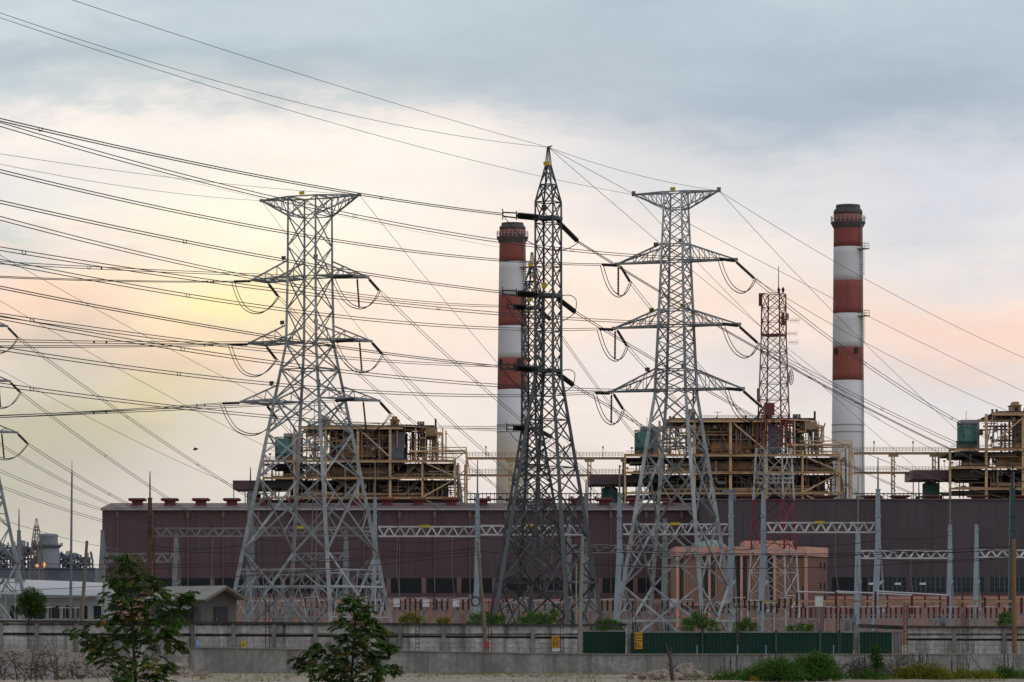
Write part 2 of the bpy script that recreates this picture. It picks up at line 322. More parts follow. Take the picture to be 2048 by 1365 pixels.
# ---------------------------------------------------------------- sky and sun
SUN_AZ = RAD(-4.1); SUN_EL = RAD(6)
def make_world():
    w = bpy.data.worlds.new('World'); scene.world = w; w.use_nodes = True
    t = w.node_tree; N = t.nodes; L = t.links; bg = N['Background']
    sky = N.new('ShaderNodeTexSky'); sky.sky_type = 'NISHITA'; sky.sun_disc = False
    sky.sun_elevation = SUN_EL; sky.sun_rotation = SUN_AZ; sky.dust_density = 2
    tc = N.new('ShaderNodeTexCoord'); sep = N.new('ShaderNodeSeparateXYZ'); L.new(tc.outputs['Generated'], sep.inputs[0])
    def mt(op, a, b=0., c=None, clamp=False):
        q = N.new('ShaderNodeMath'); q.operation = op; q.use_clamp = clamp
        for i, s in enumerate((a, b) if c is None else (a, b, c)):
            if hasattr(s, 'links'): L.new(s, q.inputs[i])
            else: q.inputs[i].default_value = s
        return q.outputs[0]
    yy = mt('MAXIMUM', mt('ABSOLUTE', sep.outputs[1]), .08)
    U = mt('MULTIPLY', mt('DIVIDE', sep.outputs[0], yy), F/1000)
    V = mt('MULTIPLY', mt('DIVIDE', sep.outputs[2], yy), F/1000)
    cmb = N.new('ShaderNodeCombineXYZ'); L.new(U, cmb.inputs[0]); L.new(V, cmb.inputs[1])
    def noi(scale, sc=(1,1,1), loc=(0,0,0), det=6, ro=.55, outp='Fac'):
        mp = N.new('ShaderNodeMapping'); mp.inputs['Scale'].default_value = sc; mp.inputs['Location'].default_value = loc; L.new(cmb.outputs[0], mp.inputs[0])
        n = N.new('ShaderNodeTexNoise'); n.inputs['Scale'].default_value = scale; n.inputs['Detail'].default_value = det; n.inputs['Roughness'].default_value = ro
        L.new(mp.outputs[0], n.inputs['Vector']); return n.outputs[outp]
    dx = mt('ADD', mt('MULTIPLY', mt('SUBTRACT', noi(9., (.6,1.2,1), (2.,9.,0), 5), .5), .16), mt('MULTIPLY', mt('SUBTRACT', noi(2.2, (.55,1.3,1)), .5), .45))
    dy = mt('ADD', mt('MULTIPLY', mt('SUBTRACT', noi(8., (.55,1.4,1), (7.,3.,0), 6, .62), .5), .2), mt('MULTIPLY', mt('SUBTRACT', noi(2.6, (.5,1.5,1), (5.2,1.7,0)), .5), .27))
    Ud = mt('ADD', U, dx); Vd = mt('ADD', V, dy)
    ramp = N.new('ShaderNodeValToRGB'); cr = ramp.color_ramp
    stops = [(1270,(196,197,196)),(1080,(208,207,206)),(900,(223,219,218)),(760,(229,222,222)),(620,(243,228,220)),(480,(245,235,230)),
             (350,(222,222,227)),(230,(193,205,216)),(110,(176,196,210)),(-30,(182,201,213)),(-400,(150,172,192))]
    while len(cr.elements) < len(stops): cr.elements.new(.5)
    for e, (py, c) in zip(cr.elements, stops):
        e.position = min(1, (1270-py)/1700); e.color = (*lin(c), 1)
    L.new(mt('DIVIDE', Vd, 1.7, clamp=True), ramp.inputs[0])
    cur = ramp.outputs[0]
    blobs = BLOBS
    for px, py, rx, ry, c, a in blobs:
        ax = mt('DIVIDE', mt('SUBTRACT', Ud, (px-1024)/1000), rx/1000); ay = mt('DIVIDE', mt('SUBTRACT', Vd, (1270-py)/1000), ry/1000)
        g = mt('MULTIPLY', mt('EXPONENT', mt('MULTIPLY', mt('ADD', mt('MULTIPLY', ax, ax), mt('MULTIPLY', ay, ay)), -1.)), a)
        mx = N.new('ShaderNodeMix'); mx.data_type = 'RGBA'; L.new(g, mx.inputs[0]); L.new(cur, mx.inputs[6]); mx.inputs[7].default_value = (*lin(c), 1)
        cur = mx.outputs[2]
    # wispy cloud detail
    d = mt('SUBTRACT', noi(3.0, (.55,2.0,1), (1.3,4.4,0), 9, .6), .5)
    d2 = mt('SUBTRACT', noi(1.2, (.7,2.2,1), (8.3,2.4,0), 7, .6), .5)
    k = mt('ADD', mt('ADD', mt('MULTIPLY', d, .38), mt('MULTIPLY', d2, .26)), 1.02)
    cb = N.new('ShaderNodeCombineXYZ')
    L.new(mt('ADD', mt('MULTIPLY', mt('SUBTRACT', k, 1.), 1.15), 1.), cb.inputs[0]); L.new(k, cb.inputs[1]); L.new(mt('ADD', mt('MULTIPLY', mt('SUBTRACT', k, 1.), .8), 1.), cb.inputs[2])
    mul = N.new('ShaderNodeMix'); mul.data_type = 'RGBA'; mul.blend_type = 'MULTIPLY'; mul.inputs[0].default_value = 1
    L.new(cur, mul.inputs[6]); L.new(cb.outputs[0], mul.inputs[7]); cur = mul.outputs[2]
    # unseen sky overhead and behind: cool grey, brightened to the right as foreground fill
    f = N.new('ShaderNodeMapRange'); f.inputs[1].default_value = .75; f.inputs[2].default_value = .3; L.new(sep.outputs[1], f.inputs[0])
    bk = N.new('ShaderNodeMapRange'); bk.inputs[1].default_value = -.7; bk.inputs[2].default_value = .8; L.new(sep.outputs[0], bk.inputs[0])
    bc = N.new('ShaderNodeMix'); bc.data_type = 'RGBA'; L.new(bk.outputs[0], bc.inputs[0]); bc.inputs[6].default_value = (*[q*.55 for q in BACKSKY], 1); bc.inputs[7].default_value = (*[q*1.4 for q in BACKSKY], 1)
    mb = N.new('ShaderNodeMix'); mb.data_type = 'RGBA'; L.new(f.outputs[0], mb.inputs[0]); L.new(cur, mb.inputs[6]); L.new(bc.outputs[2], mb.inputs[7]); cur = mb.outputs[2]
    # thin the clouds a little so that the clear (Nishita) sky tints them
    sc = N.new('ShaderNodeMix'); sc.data_type = 'RGBA'; sc.blend_type = 'MULTIPLY'; sc.inputs[0].default_value = 1
    L.new(sky.outputs[0], sc.inputs[6]); sc.inputs[7].default_value = (.1,.1,.1,1)
    fin = N.new('ShaderNodeMix'); fin.data_type = 'RGBA'; fin.inputs[0].default_value = .985; L.new(sc.outputs[2], fin.inputs[6]); L.new(cur, fin.inputs[7])
    L.new(fin.outputs[2], bg.inputs[0]); bg.inputs[1].default_value = 1.0
    s = bpy.data.lights.new('sun', 'SUN'); s.energy = .7; s.angle = RAD(14); s.color = (1,.88,.72)
    so = bpy.data.objects.new('sun', s); col.objects.link(so)
    dirv = Vector((math.sin(SUN_AZ)*math.cos(SUN_EL), math.cos(SUN_AZ)*math.cos(SUN_EL), math.sin(SUN_EL)))
    so.rotation_euler = dirv.to_track_quat('Z', 'Y').to_euler(); so.location = (0,0,200)
BACKSKY = (.69,.71,.75)
BLOBS = [
 (1650,190,560,150,(158,180,198),.9), (1250,120,300,60,(172,190,204),.6), (300,135,430,62,(160,184,197),.8), (90,110,220,60,(160,184,198),.6), (60,40,180,70,(203,217,224),.7),
 (700,40,250,50,(186,206,216),.6),
 (150,265,330,75,(243,236,231),.85), (900,300,350,60,(238,232,230),.65), (700,300,260,60,(246,238,233),.6),
 (600,400,400,120,(251,244,233),.8), (455,540,230,120,(252,243,216),.85),
 (1150,640,520,170,(246,227,215),.75), (1480,460,300,60,(248,236,226),.7), (1900,690,260,80,(245,212,198),.9), (1650,610,250,60,(243,220,208),.6),
 (1780,400,330,50,(214,217,225),.6), (1350,760,320,60,(223,223,226),.7), (1850,830,260,50,(222,222,227),.7), (830,850,200,80,(228,224,220),.6),
 (420,640,240,70,(249,222,190),.75), (90,610,170,80,(243,207,186),.85), (40,520,130,34,(186,204,212),.85), (250,560,160,50,(247,226,200),.6),
 (330,720,230,70,(225,200,180),.75), (250,815,200,95,(212,203,160),.95), (60,690,200,60,(226,206,188),.6), (300,880,200,60,(203,199,172),.6), (60,740,150,80,(192,192,186),.7), (120,900,190,90,(184,184,160),.75),
 (60,1010,360,140,(166,173,168),.9), (0,880,140,110,(178,182,166),.7), (450,900,180,110,(206,203,200),.6), (440,590,120,55,(253,238,180),.85), (1930,430,330,140,(204,212,224),.8), (1330,370,300,50,(214,219,226),.7), (110,420,170,60,(212,218,220),.65), (330,190,330,45,(176,194,204),.6), (760,190,160,40,(190,203,211),.6), (230,500,120,25,(222,214,210),.5)]
make_world()
# ---------------------------------------------------------------- lattice pylons
class Frame:
    """square tower frame: centre, yaw (right end turned towards the viewer), half side against height"""
    def __init__(s, cx, D, yaw, prof):
        c = P(cx, YH, D); s.c = Vector((c.x, c.y, 0)); s.D = D; s.yaw = yaw
        s.e1 = Vector((math.cos(yaw), -math.sin(yaw), 0)); s.e2 = Vector((math.sin(yaw), math.cos(yaw), 0))
        k = math.cos(yaw)+math.sin(yaw)
        s.prof = sorted((Zp(py, D) if py is not None else 0., S(ext, D)/k) for py, ext in prof)
    def a(s, z):
        p = s.prof
        if z <= p[0][0]: return p[0][1]+(p[1][1]-p[0][1])*(z-p[0][0])/(p[1][0]-p[0][0])
        for (z0, a0), (z1, a1) in zip(p, p[1:]):
            if z <= z1: return a0+(a1-a0)*(z-z0)/(z1-z0)
        return p[-1][1]
    def pt(s, u, w, z): return s.c+s.e1*u+s.e2*w+Vector((0,0,z))
    def k(s, i, z):
        a = s.a(z); sx, sy = ((-1,-1),(1,-1),(1,1),(-1,1))[i % 4]
        return s.pt(sx*a, sy*a, z)
def legs(fr, root, zs, ws, m):
    for i in range(4):
        mb = MB()
        for (z0, z1), (w0, w1) in zip(zip(zs, zs[1:]), zip(ws, ws[1:])):
            mb.bar(fr.k(i, z0), fr.k(i, z1), w0, w1)
        mb.build('leg', m, root)
def brace(mb, fr, z0, z1, w, style='x', horiz=True, sub=False, wh=None):
    for i in range(4):
        a0, b0, a1, b1 = fr.k(i, z0), fr.k(i+1, z0), fr.k(i, z1), fr.k(i+1, z1)
        if style == 'x':
            mb.bar(a0, b1, w); mb.bar(b0, a1, w)
        elif style == 'z':
            mb.bar(a0, b1, w)
        if horiz: mb.bar(a1, b1, wh or w)
        if sub:
            wa = (b0-a0).length; wb = (b1-a1).length; t = wa/(wa+wb); cx = a0.lerp(b1, t)
            zc = z0+(z1-z0)*t
            la, lb = a0.lerp(a1, t), b0.lerp(b1, t)
            q = w*.5
            for corner, leg0 in ((a0, la), (b0, lb)):
                h = corner.lerp(cx, .5); lg = corner.lerp(leg0, .5); mb.bar(h, lg, q); mb.bar(h, leg0, q)
            for corner, leg1 in ((a1, la), (b1, lb)):
                h = corner.lerp(cx, .5); lg = corner.lerp(leg1, .5); mb.bar(h, lg, q); mb.bar(h, leg1, q)
def string_(root, p, q, r, n=None, m=None, ends=True):
    """a string of insulator discs with metal fittings"""
    p = Vector(p); q = Vector(q); L_ = (q-p).length; n = n or max(6, int(L_/.17)); mb = MB()
    pts = []; rs = []
    for i in range(n*2+1):
        t = .06+.88*i/(n*2); pts.append(p.lerp(q, t)); rs.append(r if i % 2 else r*.5)
    mb.tube(pts, rs, 7)
    if ends:
        mb.bar(p, p.lerp(q, .07), r*.6); mb.bar(p.lerp(q, .93), q, r*.6)
    return mb.build('insulator_string', m or M['black'], root)
def loop_(root, a, b, drop, r=.035, twin=.0, bulge=0.):
    mb = MB()
    for o in ((-twin, twin) if twin else (0,)):
        pts = []
        for i in range(17):
            t = i/16; p = a.lerp(b, t); k = (1-abs(2*t-1)**2.4)
            p = p+Vector((o+bulge*math.sin(t*math.pi), 0, -drop*k+o*.6)); pts.append(p)
        mb.tube(pts, r, 4)
    return mb.build('jumper_cable', M['wire'], root)
def plate(root, c, w, h, yaw, m='yellow'):
    mb = MB(); mb.box(c, (w, .05, h), -yaw); mb.box((c[0], c[1]+.06, c[2]-h*.5), (.06, .06, h*.9), -yaw)
    return mb.build('number_plate', M[m], root)

# -------- the left pylon with rectangular crossarms
def pylon_rect(cx, D, label):
    fr = Frame(cx, D, RAD(28), [(395,43),(560,44),(690,47),(1240,159),(1300,171)])
    root = thing('pylon', label, 'pylon', fr.c, 'double circuit line pylons'); A = {}
    z = lambda py: Zp(py, D)
    base = 0.
    zs = [base]+[z(p) for p in (1104,957,868,800,740,690,555,395)]
    legs(fr, root, zs, [.42,.40,.37,.34,.31,.29,.27,.24,.17], M['galv'])
    mb = MB()
    up = [690,620,555,494,433]
    for p0, p1 in zip(up, up[1:]): brace(mb, fr, z(p0), z(p1), .10, horiz=(p1 in (620,494,433)) is False or p1 == 433)
    brace(mb, fr, z(433), z(395), .09)
    for p0, p1 in ((740,690),(800,740)): brace(mb, fr, z(p0), z(p1), .12)
    mb.build('bracing', M['galv'], root)
    mb = MB()
    for p0, p1 in ((868,800),(957,868)): brace(mb, fr, z(p0), z(p1), .145, horiz=False, sub=True)
    for p0, p1 in ((1104,957),): brace(mb, fr, z(p0), z(p1), .19, horiz=False, sub=True)
    brace(mb, fr, base, z(1104), .2, horiz=False, sub=True)
    for i in range(4):                                                # waist ring with its knee braces
        a, b = fr.k(i, z(1174)), fr.k(i+1, z(1174)); mb.bar(a, b, .2)
        lo, lo2 = fr.k(i, z(1235)), fr.k(i+1, z(1235)); up_, up2 = fr.k(i, z(1140)), fr.k(i+1, z(1140))
        mb.bar(lo, lo2, .11)
        for t in (.15,.32,.5,.68,.85):
            mb.bar(a.lerp(b, t), lo.lerp(lo2, t+.09), .08); mb.bar(a.lerp(b, t), lo.lerp(lo2, t-.09), .08)
            mb.bar(a.lerp(b, t), up_.lerp(up2, t+.08), .075)
        mb.bar(up_, up2, .09)
    mb.bar(fr.k(0, z(1174)), fr.k(2, z(1174)), .15); mb.bar(fr.k(1, z(1174)), fr.k(3, z(1174)), .15)
    mb.build('bracing', M['galv'], root)
    # climbing ladder up the far leg side
    mb = MB()
    for sgn in (-.25,.25): mb.bar(fr.pt(-fr.a(2)*.55+sgn, fr.a(2), 2), fr.pt(sgn-fr.a(z(800))*.3, fr.a(z(800)), z(800)), .07)
    mb.build('ladder', M['galv'], root)
    k = lambda px: S(px, D)
    for nm, py, L_, rise in (('a',555,117,33),('b',682,123,31),('c',800,132,28)):
        zz = z(py); ztop = z(py-rise)
        for sd in (-1, 1):
            mb = MB(); a = fr.a(zz); at = fr.a(ztop); Lm = k(L_); tz = zz-k(3)
            tipw = a*.98
            tn, tf = fr.pt(sd*Lm, -tipw, tz), fr.pt(sd*Lm, tipw, tz)
            bn, bf = fr.pt(sd*a, -a, zz), fr.pt(sd*a, a, zz)
            un, uf = fr.pt(sd*at, -at, ztop), fr.pt(sd*at, at, ztop)
            mb.bar(bn, tn, .2); mb.bar(bf, tf, .2); mb.bar(un, tn, .15); mb.bar(uf, tf, .15); mb.bar(tn, tf, .24)
            for w_, u_, t_ in ((bn, un, tn), (bf, uf, tf)):
                for t in (.3,.62): mb.bar(w_.lerp(t_, t), u_.lerp(t_, t), .09)
                mb.bar(w_, u_.lerp(t_, .3), .09); mb.bar(w_.lerp(t_, .3), u_.lerp(t_, .62), .08)
            for t0, t1 in ((0,.33),(.33,.66),(.66,1)):
                mb.bar(bn.lerp(tn, t0), bf.lerp(tf, t1), .1); mb.bar(bf.lerp(tf, t0), bn.lerp(tn, t1), .1)
            mb.bar(un, bn, .1); mb.bar(uf, bf, .1)
            mb.build('crossarm', M['galv'], root)
            zo = Vector((0,0,-.12))
            if sd < 0: n1, n2 = tn+Vector((-k(37), -.5, -k(4))), tf+Vector((k(19), 1.2, -k(27)))
            else: n1, n2 = tn+Vector((-k(37), -2.2, -k(8))), tf+Vector((k(21), 1.2, -k(25)))
            string_(root, tn+zo, n1, .18); string_(root, tf+zo, n2, .18)
            A[nm+('L' if sd < 0 else 'R')+'n'] = n1; A[nm+('L' if sd < 0 else 'R')+'f'] = n2
            low = k(46)
            loop_(root, n1, n2, low, .05, .14, -.4 if sd < 0 else 0)
            if sd > 0:
                mp = n1.lerp(n2, .56)
                string_(root, fr.pt(sd*Lm*.93, 0, tz-.1), Vector((mp.x, mp.y, mp.z-low)), .13, 12)
            plate(root, fr.pt(sd*at*(1.3 if sd < 0 else 1.0), -at, ztop+.25), .5, .4, fr.yaw, 'yellow' if (nm == 'b' and sd > 0) else 'brownplate')
    zt, zb = z(395), z(433)
    for sd in (-1, 1):
        mb = MB(); a = fr.a(zt); tip = fr.pt(sd*k(114), 0, zt-.05)
        for w_ in (-1, 1):
            u_, b_ = fr.pt(sd*a, w_*a, zt), fr.pt(sd*a, w_*a, zb)
            mb.bar(u_, tip, .16); mb.bar(b_, tip, .16)
            for t in (.25,.5,.75): mb.bar(u_.lerp(tip, t), b_.lerp(tip, t), .08)
            for t in (0,.25,.5): mb.bar(b_.lerp(tip, t), u_.lerp(tip, t+.25), .07)
        for t in (.25,.5): mb.bar(fr.pt(sd*a, -a, zt).lerp(tip, t), fr.pt(sd*a, a, zt).lerp(tip, t), .08)
        mb.box(tip, (.4,.3,.3)); mb.build('crossarm', M['galv'], root); A['tL' if sd < 0 else 'tR'] = tip
    plate(root, fr.pt(0, -fr.a(zt), zt+.3), .62, .34, fr.yaw)
    mb = MB()
    for i in range(4): mb.bar(fr.k(i, zt), fr.k(i+1, zt), .14); mb.box(fr.k(i, 0)+Vector((0,0,.3)), (1.1,1.1,.6))
    mb.build('footing', M['concpole'], root)
    return root, fr, A

# -------- the right pylon with pointed crossarms
def pylon_point(cx, D, label):
    fr = Frame(cx, D, RAD(23), [(385,24),(418,25),(523,30),(652,36),(790,43),(1245,119),(1310,130)])
    root = thing('pylon', label, 'pylon', fr.c, 'double circuit line pylons'); A = {}
    z = lambda py: Zp(py, D); k = lambda px: S(px, D)
    legs(fr, root, [0.]+[z(p) for p in (1173,1040,905,790,652,523,385)], [.42,.40,.37,.35,.30,.28,.24,.16], M['galv'])
    mb = MB()
    ups = [790+(385-790)*i/15 for i in range(16)]
    for p0, p1 in zip(ups, ups[1:]): brace(mb, fr, z(p0), z(p1), 0.10 if p0 > 500 else .08, horiz=False)
    for p in (385,418,490,523,620,652,740,780): brace(mb, fr, z(p+.5), z(p), .11, style='', horiz=True)
    mb.build('bracing', M['galv'], root)
    mb = MB()
    for p0, p1, w in ((848,790,.13),(905,848,.14)): brace(mb, fr, z(p0), z(p1), w, horiz=False)
    for p0, p1, w in ((1040,905,.17),(1173,1040,.19)): brace(mb, fr, z(p0), z(p1), w, horiz=False, sub=True)
    brace(mb, fr, 0., z(1173), .19, horiz=False, sub=True)
    brace(mb, fr, z(1243), z(1242), .2, style='', horiz=True)
    for p in (1040,):
        for i in range(4):                                            # hanging triangles under each face
            a, b = fr.k(i, z(1130)), fr.k(i+1, z(1130))
            for t in (.13,.74): mb.bar(a.lerp(b, t), a.lerp(b, t+.13), .1)
    mb.build('bracing', M['galv'], root)
    for nm, py, L_, rise in (('a',523,126,35),('b',652,133,33),('c',780,141,42)):
        zz, ztop = z(py), z(py-rise)
        for sd in (-1, 1):
            mb = MB(); a = fr.a(zz); at = fr.a(ztop); tip = fr.pt(sd*k(L_), 0, zz-k(1))
            for w_ in (-1, 1):
                b_, u_ = fr.pt(sd*a, w_*a, zz), fr.pt(sd*at, w_*at, ztop)
                mb.bar(b_, tip, .18); mb.bar(u_, tip, .15)
                for t in (.2,.42,.64): mb.bar(b_.lerp(tip, t), u_.lerp(tip, t), .08)
                for t in (0,.22,.44): mb.bar(u_.lerp(tip, t), b_.lerp(tip, t+.2), .075)
            bA, bB = fr.pt(sd*a, -a, zz), fr.pt(sd*a, a, zz)
            for t in (0,.25,.5): mb.bar(bA.lerp(tip, t), bB.lerp(tip, t+.25), .09); mb.bar(bB.lerp(tip, t), bA.lerp(tip, t+.25), .09)
            mb.box(tip, (.5,.4,.3)); mb.build('crossarm', M['galv'], root)
            if sd < 0: n1, n2 = tip+Vector((-k(32), -1, -k(3))), tip+Vector((k(27), 1.2, -k(35)))
            else: n1, n2 = tip+Vector((-k(34), -1.8, -k(2))), tip+Vector((k(41), 1.4, -k(37)))
            q = tip+Vector((0,0,-.15))
            string_(root, q, n1, .18); string_(root, q+Vector((.3 if sd < 0 else 0,.2,0)), n2, .18)
            key = nm+('L' if sd < 0 else 'R'); A[key+'n'] = n1; A[key+'f'] = n2
            loop_(root, n1, n2, k(43), .05, .14, 0)
            if sd < 0:
                mp = n1.lerp(n2, .57); string_(root, tip+Vector((.1,0,-.15)), Vector((mp.x, mp.y, mp.z-k(43))), .13, 12)
            plate(root, fr.pt(sd*at*(1.6 if sd < 0 else .9), -at, ztop+(-.1 if sd < 0 else .2)), .5, .4, fr.yaw, 'yellow' if (nm == 'b' and sd > 0) else 'brownplate')
            if nm == 'c':
                for o in ((0,) if sd < 0 else (0,.75)):
                    p0 = fr.pt(sd*(a*1.05+o), -a, zz-.2); string_(root, p0, p0+Vector((0,0,-k(28))), .12, 8)
    zt, zb = z(385), z(418)
    for sd in (-1, 1):
        mb = MB(); a = fr.a(zt); tip = fr.pt(sd*k(91), 0, zt-.05)
        for w_ in (-1, 1):
            u_, b_ = fr.pt(sd*a, w_*a, zt), fr.pt(sd*a, w_*a, zb)
            mb.bar(u_, tip, .16); mb.bar(b_, tip, .14)
            for t in (.25,.5,.75): mb.bar(u_.lerp(tip, t), b_.lerp(tip, t), .08)
            for t in (0,.25,.5): mb.bar(b_.lerp(tip, t), u_.lerp(tip, t+.25), .07)
        mb.box(tip+Vector((0,0,.1)), (.4,.3,.5)); mb.build('crossarm', M['galv'], root); A['tL' if sd < 0 else 'tR'] = tip
    plate(root, fr.pt(0, -fr.a(zt), zt+.25), .55, .34, fr.yaw)
    mb = MB()
    for i in range(4): mb.box(fr.k(i, 0)+Vector((0,0,.3)), (1.1,1.1,.6))
    mb.build('footing', M['concpole'], root)
    return root, fr, A

# -------- the dark spire pylons
def pylon_spire(cx, D, label, apex, s, levels, m, mleg):
    """apex: photo row of the tip; s: scale of the drawing measured on the nearer spire"""
    z = lambda d: Zp(apex, D)-S(d*s, D); k = lambda px: S(px*s, D)
    fr = Frame(cx, D, RAD(26), [(apex,2),(apex+37*s,5*s+1),(apex+110*s,26*s),(apex+455*s,26*s),(apex+955*s,109*s),(apex+1100*s,133*s)])
    root = thing('pylon', label, 'pylon', fr.c, 'spire topped pylons'); A = {'top': fr.pt(0,0,Zp(apex, D))}
    zs = [0.]+[z(d) for d in (870,695,585,455,280,110,37,0)]
    wk = D/370
    legs(fr, root, zs, [.42,.38,.34,.31,.27,.22,.17,.12,.08], mleg)
    mb = MB()
    for d in (37,75,110): brace(mb, fr, z(d+.5), z(d), .1*wk, style='', horiz=True)
    brace(mb, fr, z(75), z(37), .07*wk, horiz=False); brace(mb, fr, z(110), z(75), .1*wk, horiz=False)
    n = 8
    for i in range(n):
        d0 = 110+345*(i+1)/n; d1 = 110+345*i/n; brace(mb, fr, z(d0), z(d1), .085*wk, horiz=i in (0,1,3,6))
    d = [455,500,545,590,640,695]
    for d1, d0 in zip(d, d[1:]): brace(mb, fr, z(d0), z(d1), .10*wk, horiz=d1 in (455,545,640))
    mb.build('bracing', m, root)
    mb = MB()
    for d1, d0 in ((695,780),(780,870)): brace(mb, fr, z(d0), z(d1), .12*wk, horiz=d1 == 870, sub=True)
    brace(mb, fr, 0., z(870), .13*wk, horiz=True, sub=True, wh=.24)
    mb.build('bracing', m, root)
    mb = MB()
    for i in range(4): mb.box(fr.k(i, 0)+Vector((0,0,.3)), (1.1,1.1,.6))
    mb.build('footing', M['concpole'], root)
    for nm, d, ll, rr, lz, rz in levels:
        zz = z(d); a = fr.a(zz)
        mb = MB()
        for i in range(4): mb.bar(fr.k(i, zz), fr.k(i+1, zz), .3, d=.3)
        mb.bar(fr.k(0, zz), fr.k(2, zz), .3); mb.bar(fr.k(1, zz), fr.k(3, zz), .3)
        if ll:
            p = fr.pt(-a*.6, -a, zz); mb.bar(p, p+Vector((-k(16),-.3,0)), .42)
        mb.build('crossarm', m, root)
        if ll:
            q = p+Vector((-k(ll*.62), -1, k(lz))); e = p+Vector((-k(ll), -1.6, k(lz+1)))
            string_(root, p, q, .34, 14); A[nm+'L'] = e
            mb = MB()
            for o in (-.22,.22): mb.bar(q+Vector((0,0,o)), e+Vector((0,0,o*.8)), .12)
            mb.bar(e+Vector((0,0,-.5)), e+Vector((0,0,.5)), .1); mb.bar(q+Vector((0,0,-.4)), q+Vector((0,0,.4)), .12)
            mb.build('arcing_horn', M['black'], root)
        if rr:
            p2 = fr.pt(a*.7, a*.6, zz-k(4)); q2 = p2+Vector((k(rr), 2, k(rz))); string_(root, p2, q2, .26, 18); A[nm+'R'] = q2
        if ll and rr:
            loop_(root, e, q2, k(38), .04, 0, 0)
            if nm != 'a': loop_(root, p2+Vector((k(5),0,k(2))), q2, -k(14), .04, 0, k(14))
        if nm != 'c': plate(root, fr.pt(0, -a, zz+.9), .5, .5, fr.yaw, 'brownplate' if nm == 'a' else 'yellow')
    plate(root, fr.pt(0, -.4, z(33)), .6, .35, fr.yaw)
    return root, fr, A

T1, F1, A1 = pylon_rect(620, 420, 'grey lattice pylon with box-ended crossarms standing in front of the first boiler house')
T1b = copy_tree(T1)
T1b['label'] = 'pylon mostly cut off by the left edge, one lattice leg beside the round green tree'
c_ = P(-84, YH, 486); T1b.location = (c_.x, c_.y, 0)
A1b = {k_: v-F1.c+T1b.location for k_, v in A1.items()}
T3, F3, A3 = pylon_point(1352, 405, 'pale grey lattice pylon with pointed crossarms in front of the second boiler house')
T2, F2, A2 = pylon_spire(1096.5, 370, 'tall dark spire-topped pylon without crossarms, nearest of the two spires', 295, 1.0,
    [('a',142,72,44,2,-39),('b',297,72,38,2,-25),('c',447,76,34,4,-22)], M['dark'], M['darkleg'])
T2b, F2b, A2b = pylon_spire(1064, 470, 'slimmer dark spire-topped pylon half hidden behind the taller spire', 505, .78,
    [('b',143,44,30,0,-22),('c',452,46,34,0,-16),('a',296,44,0,0,-18)], M['dark'], M['dark'])

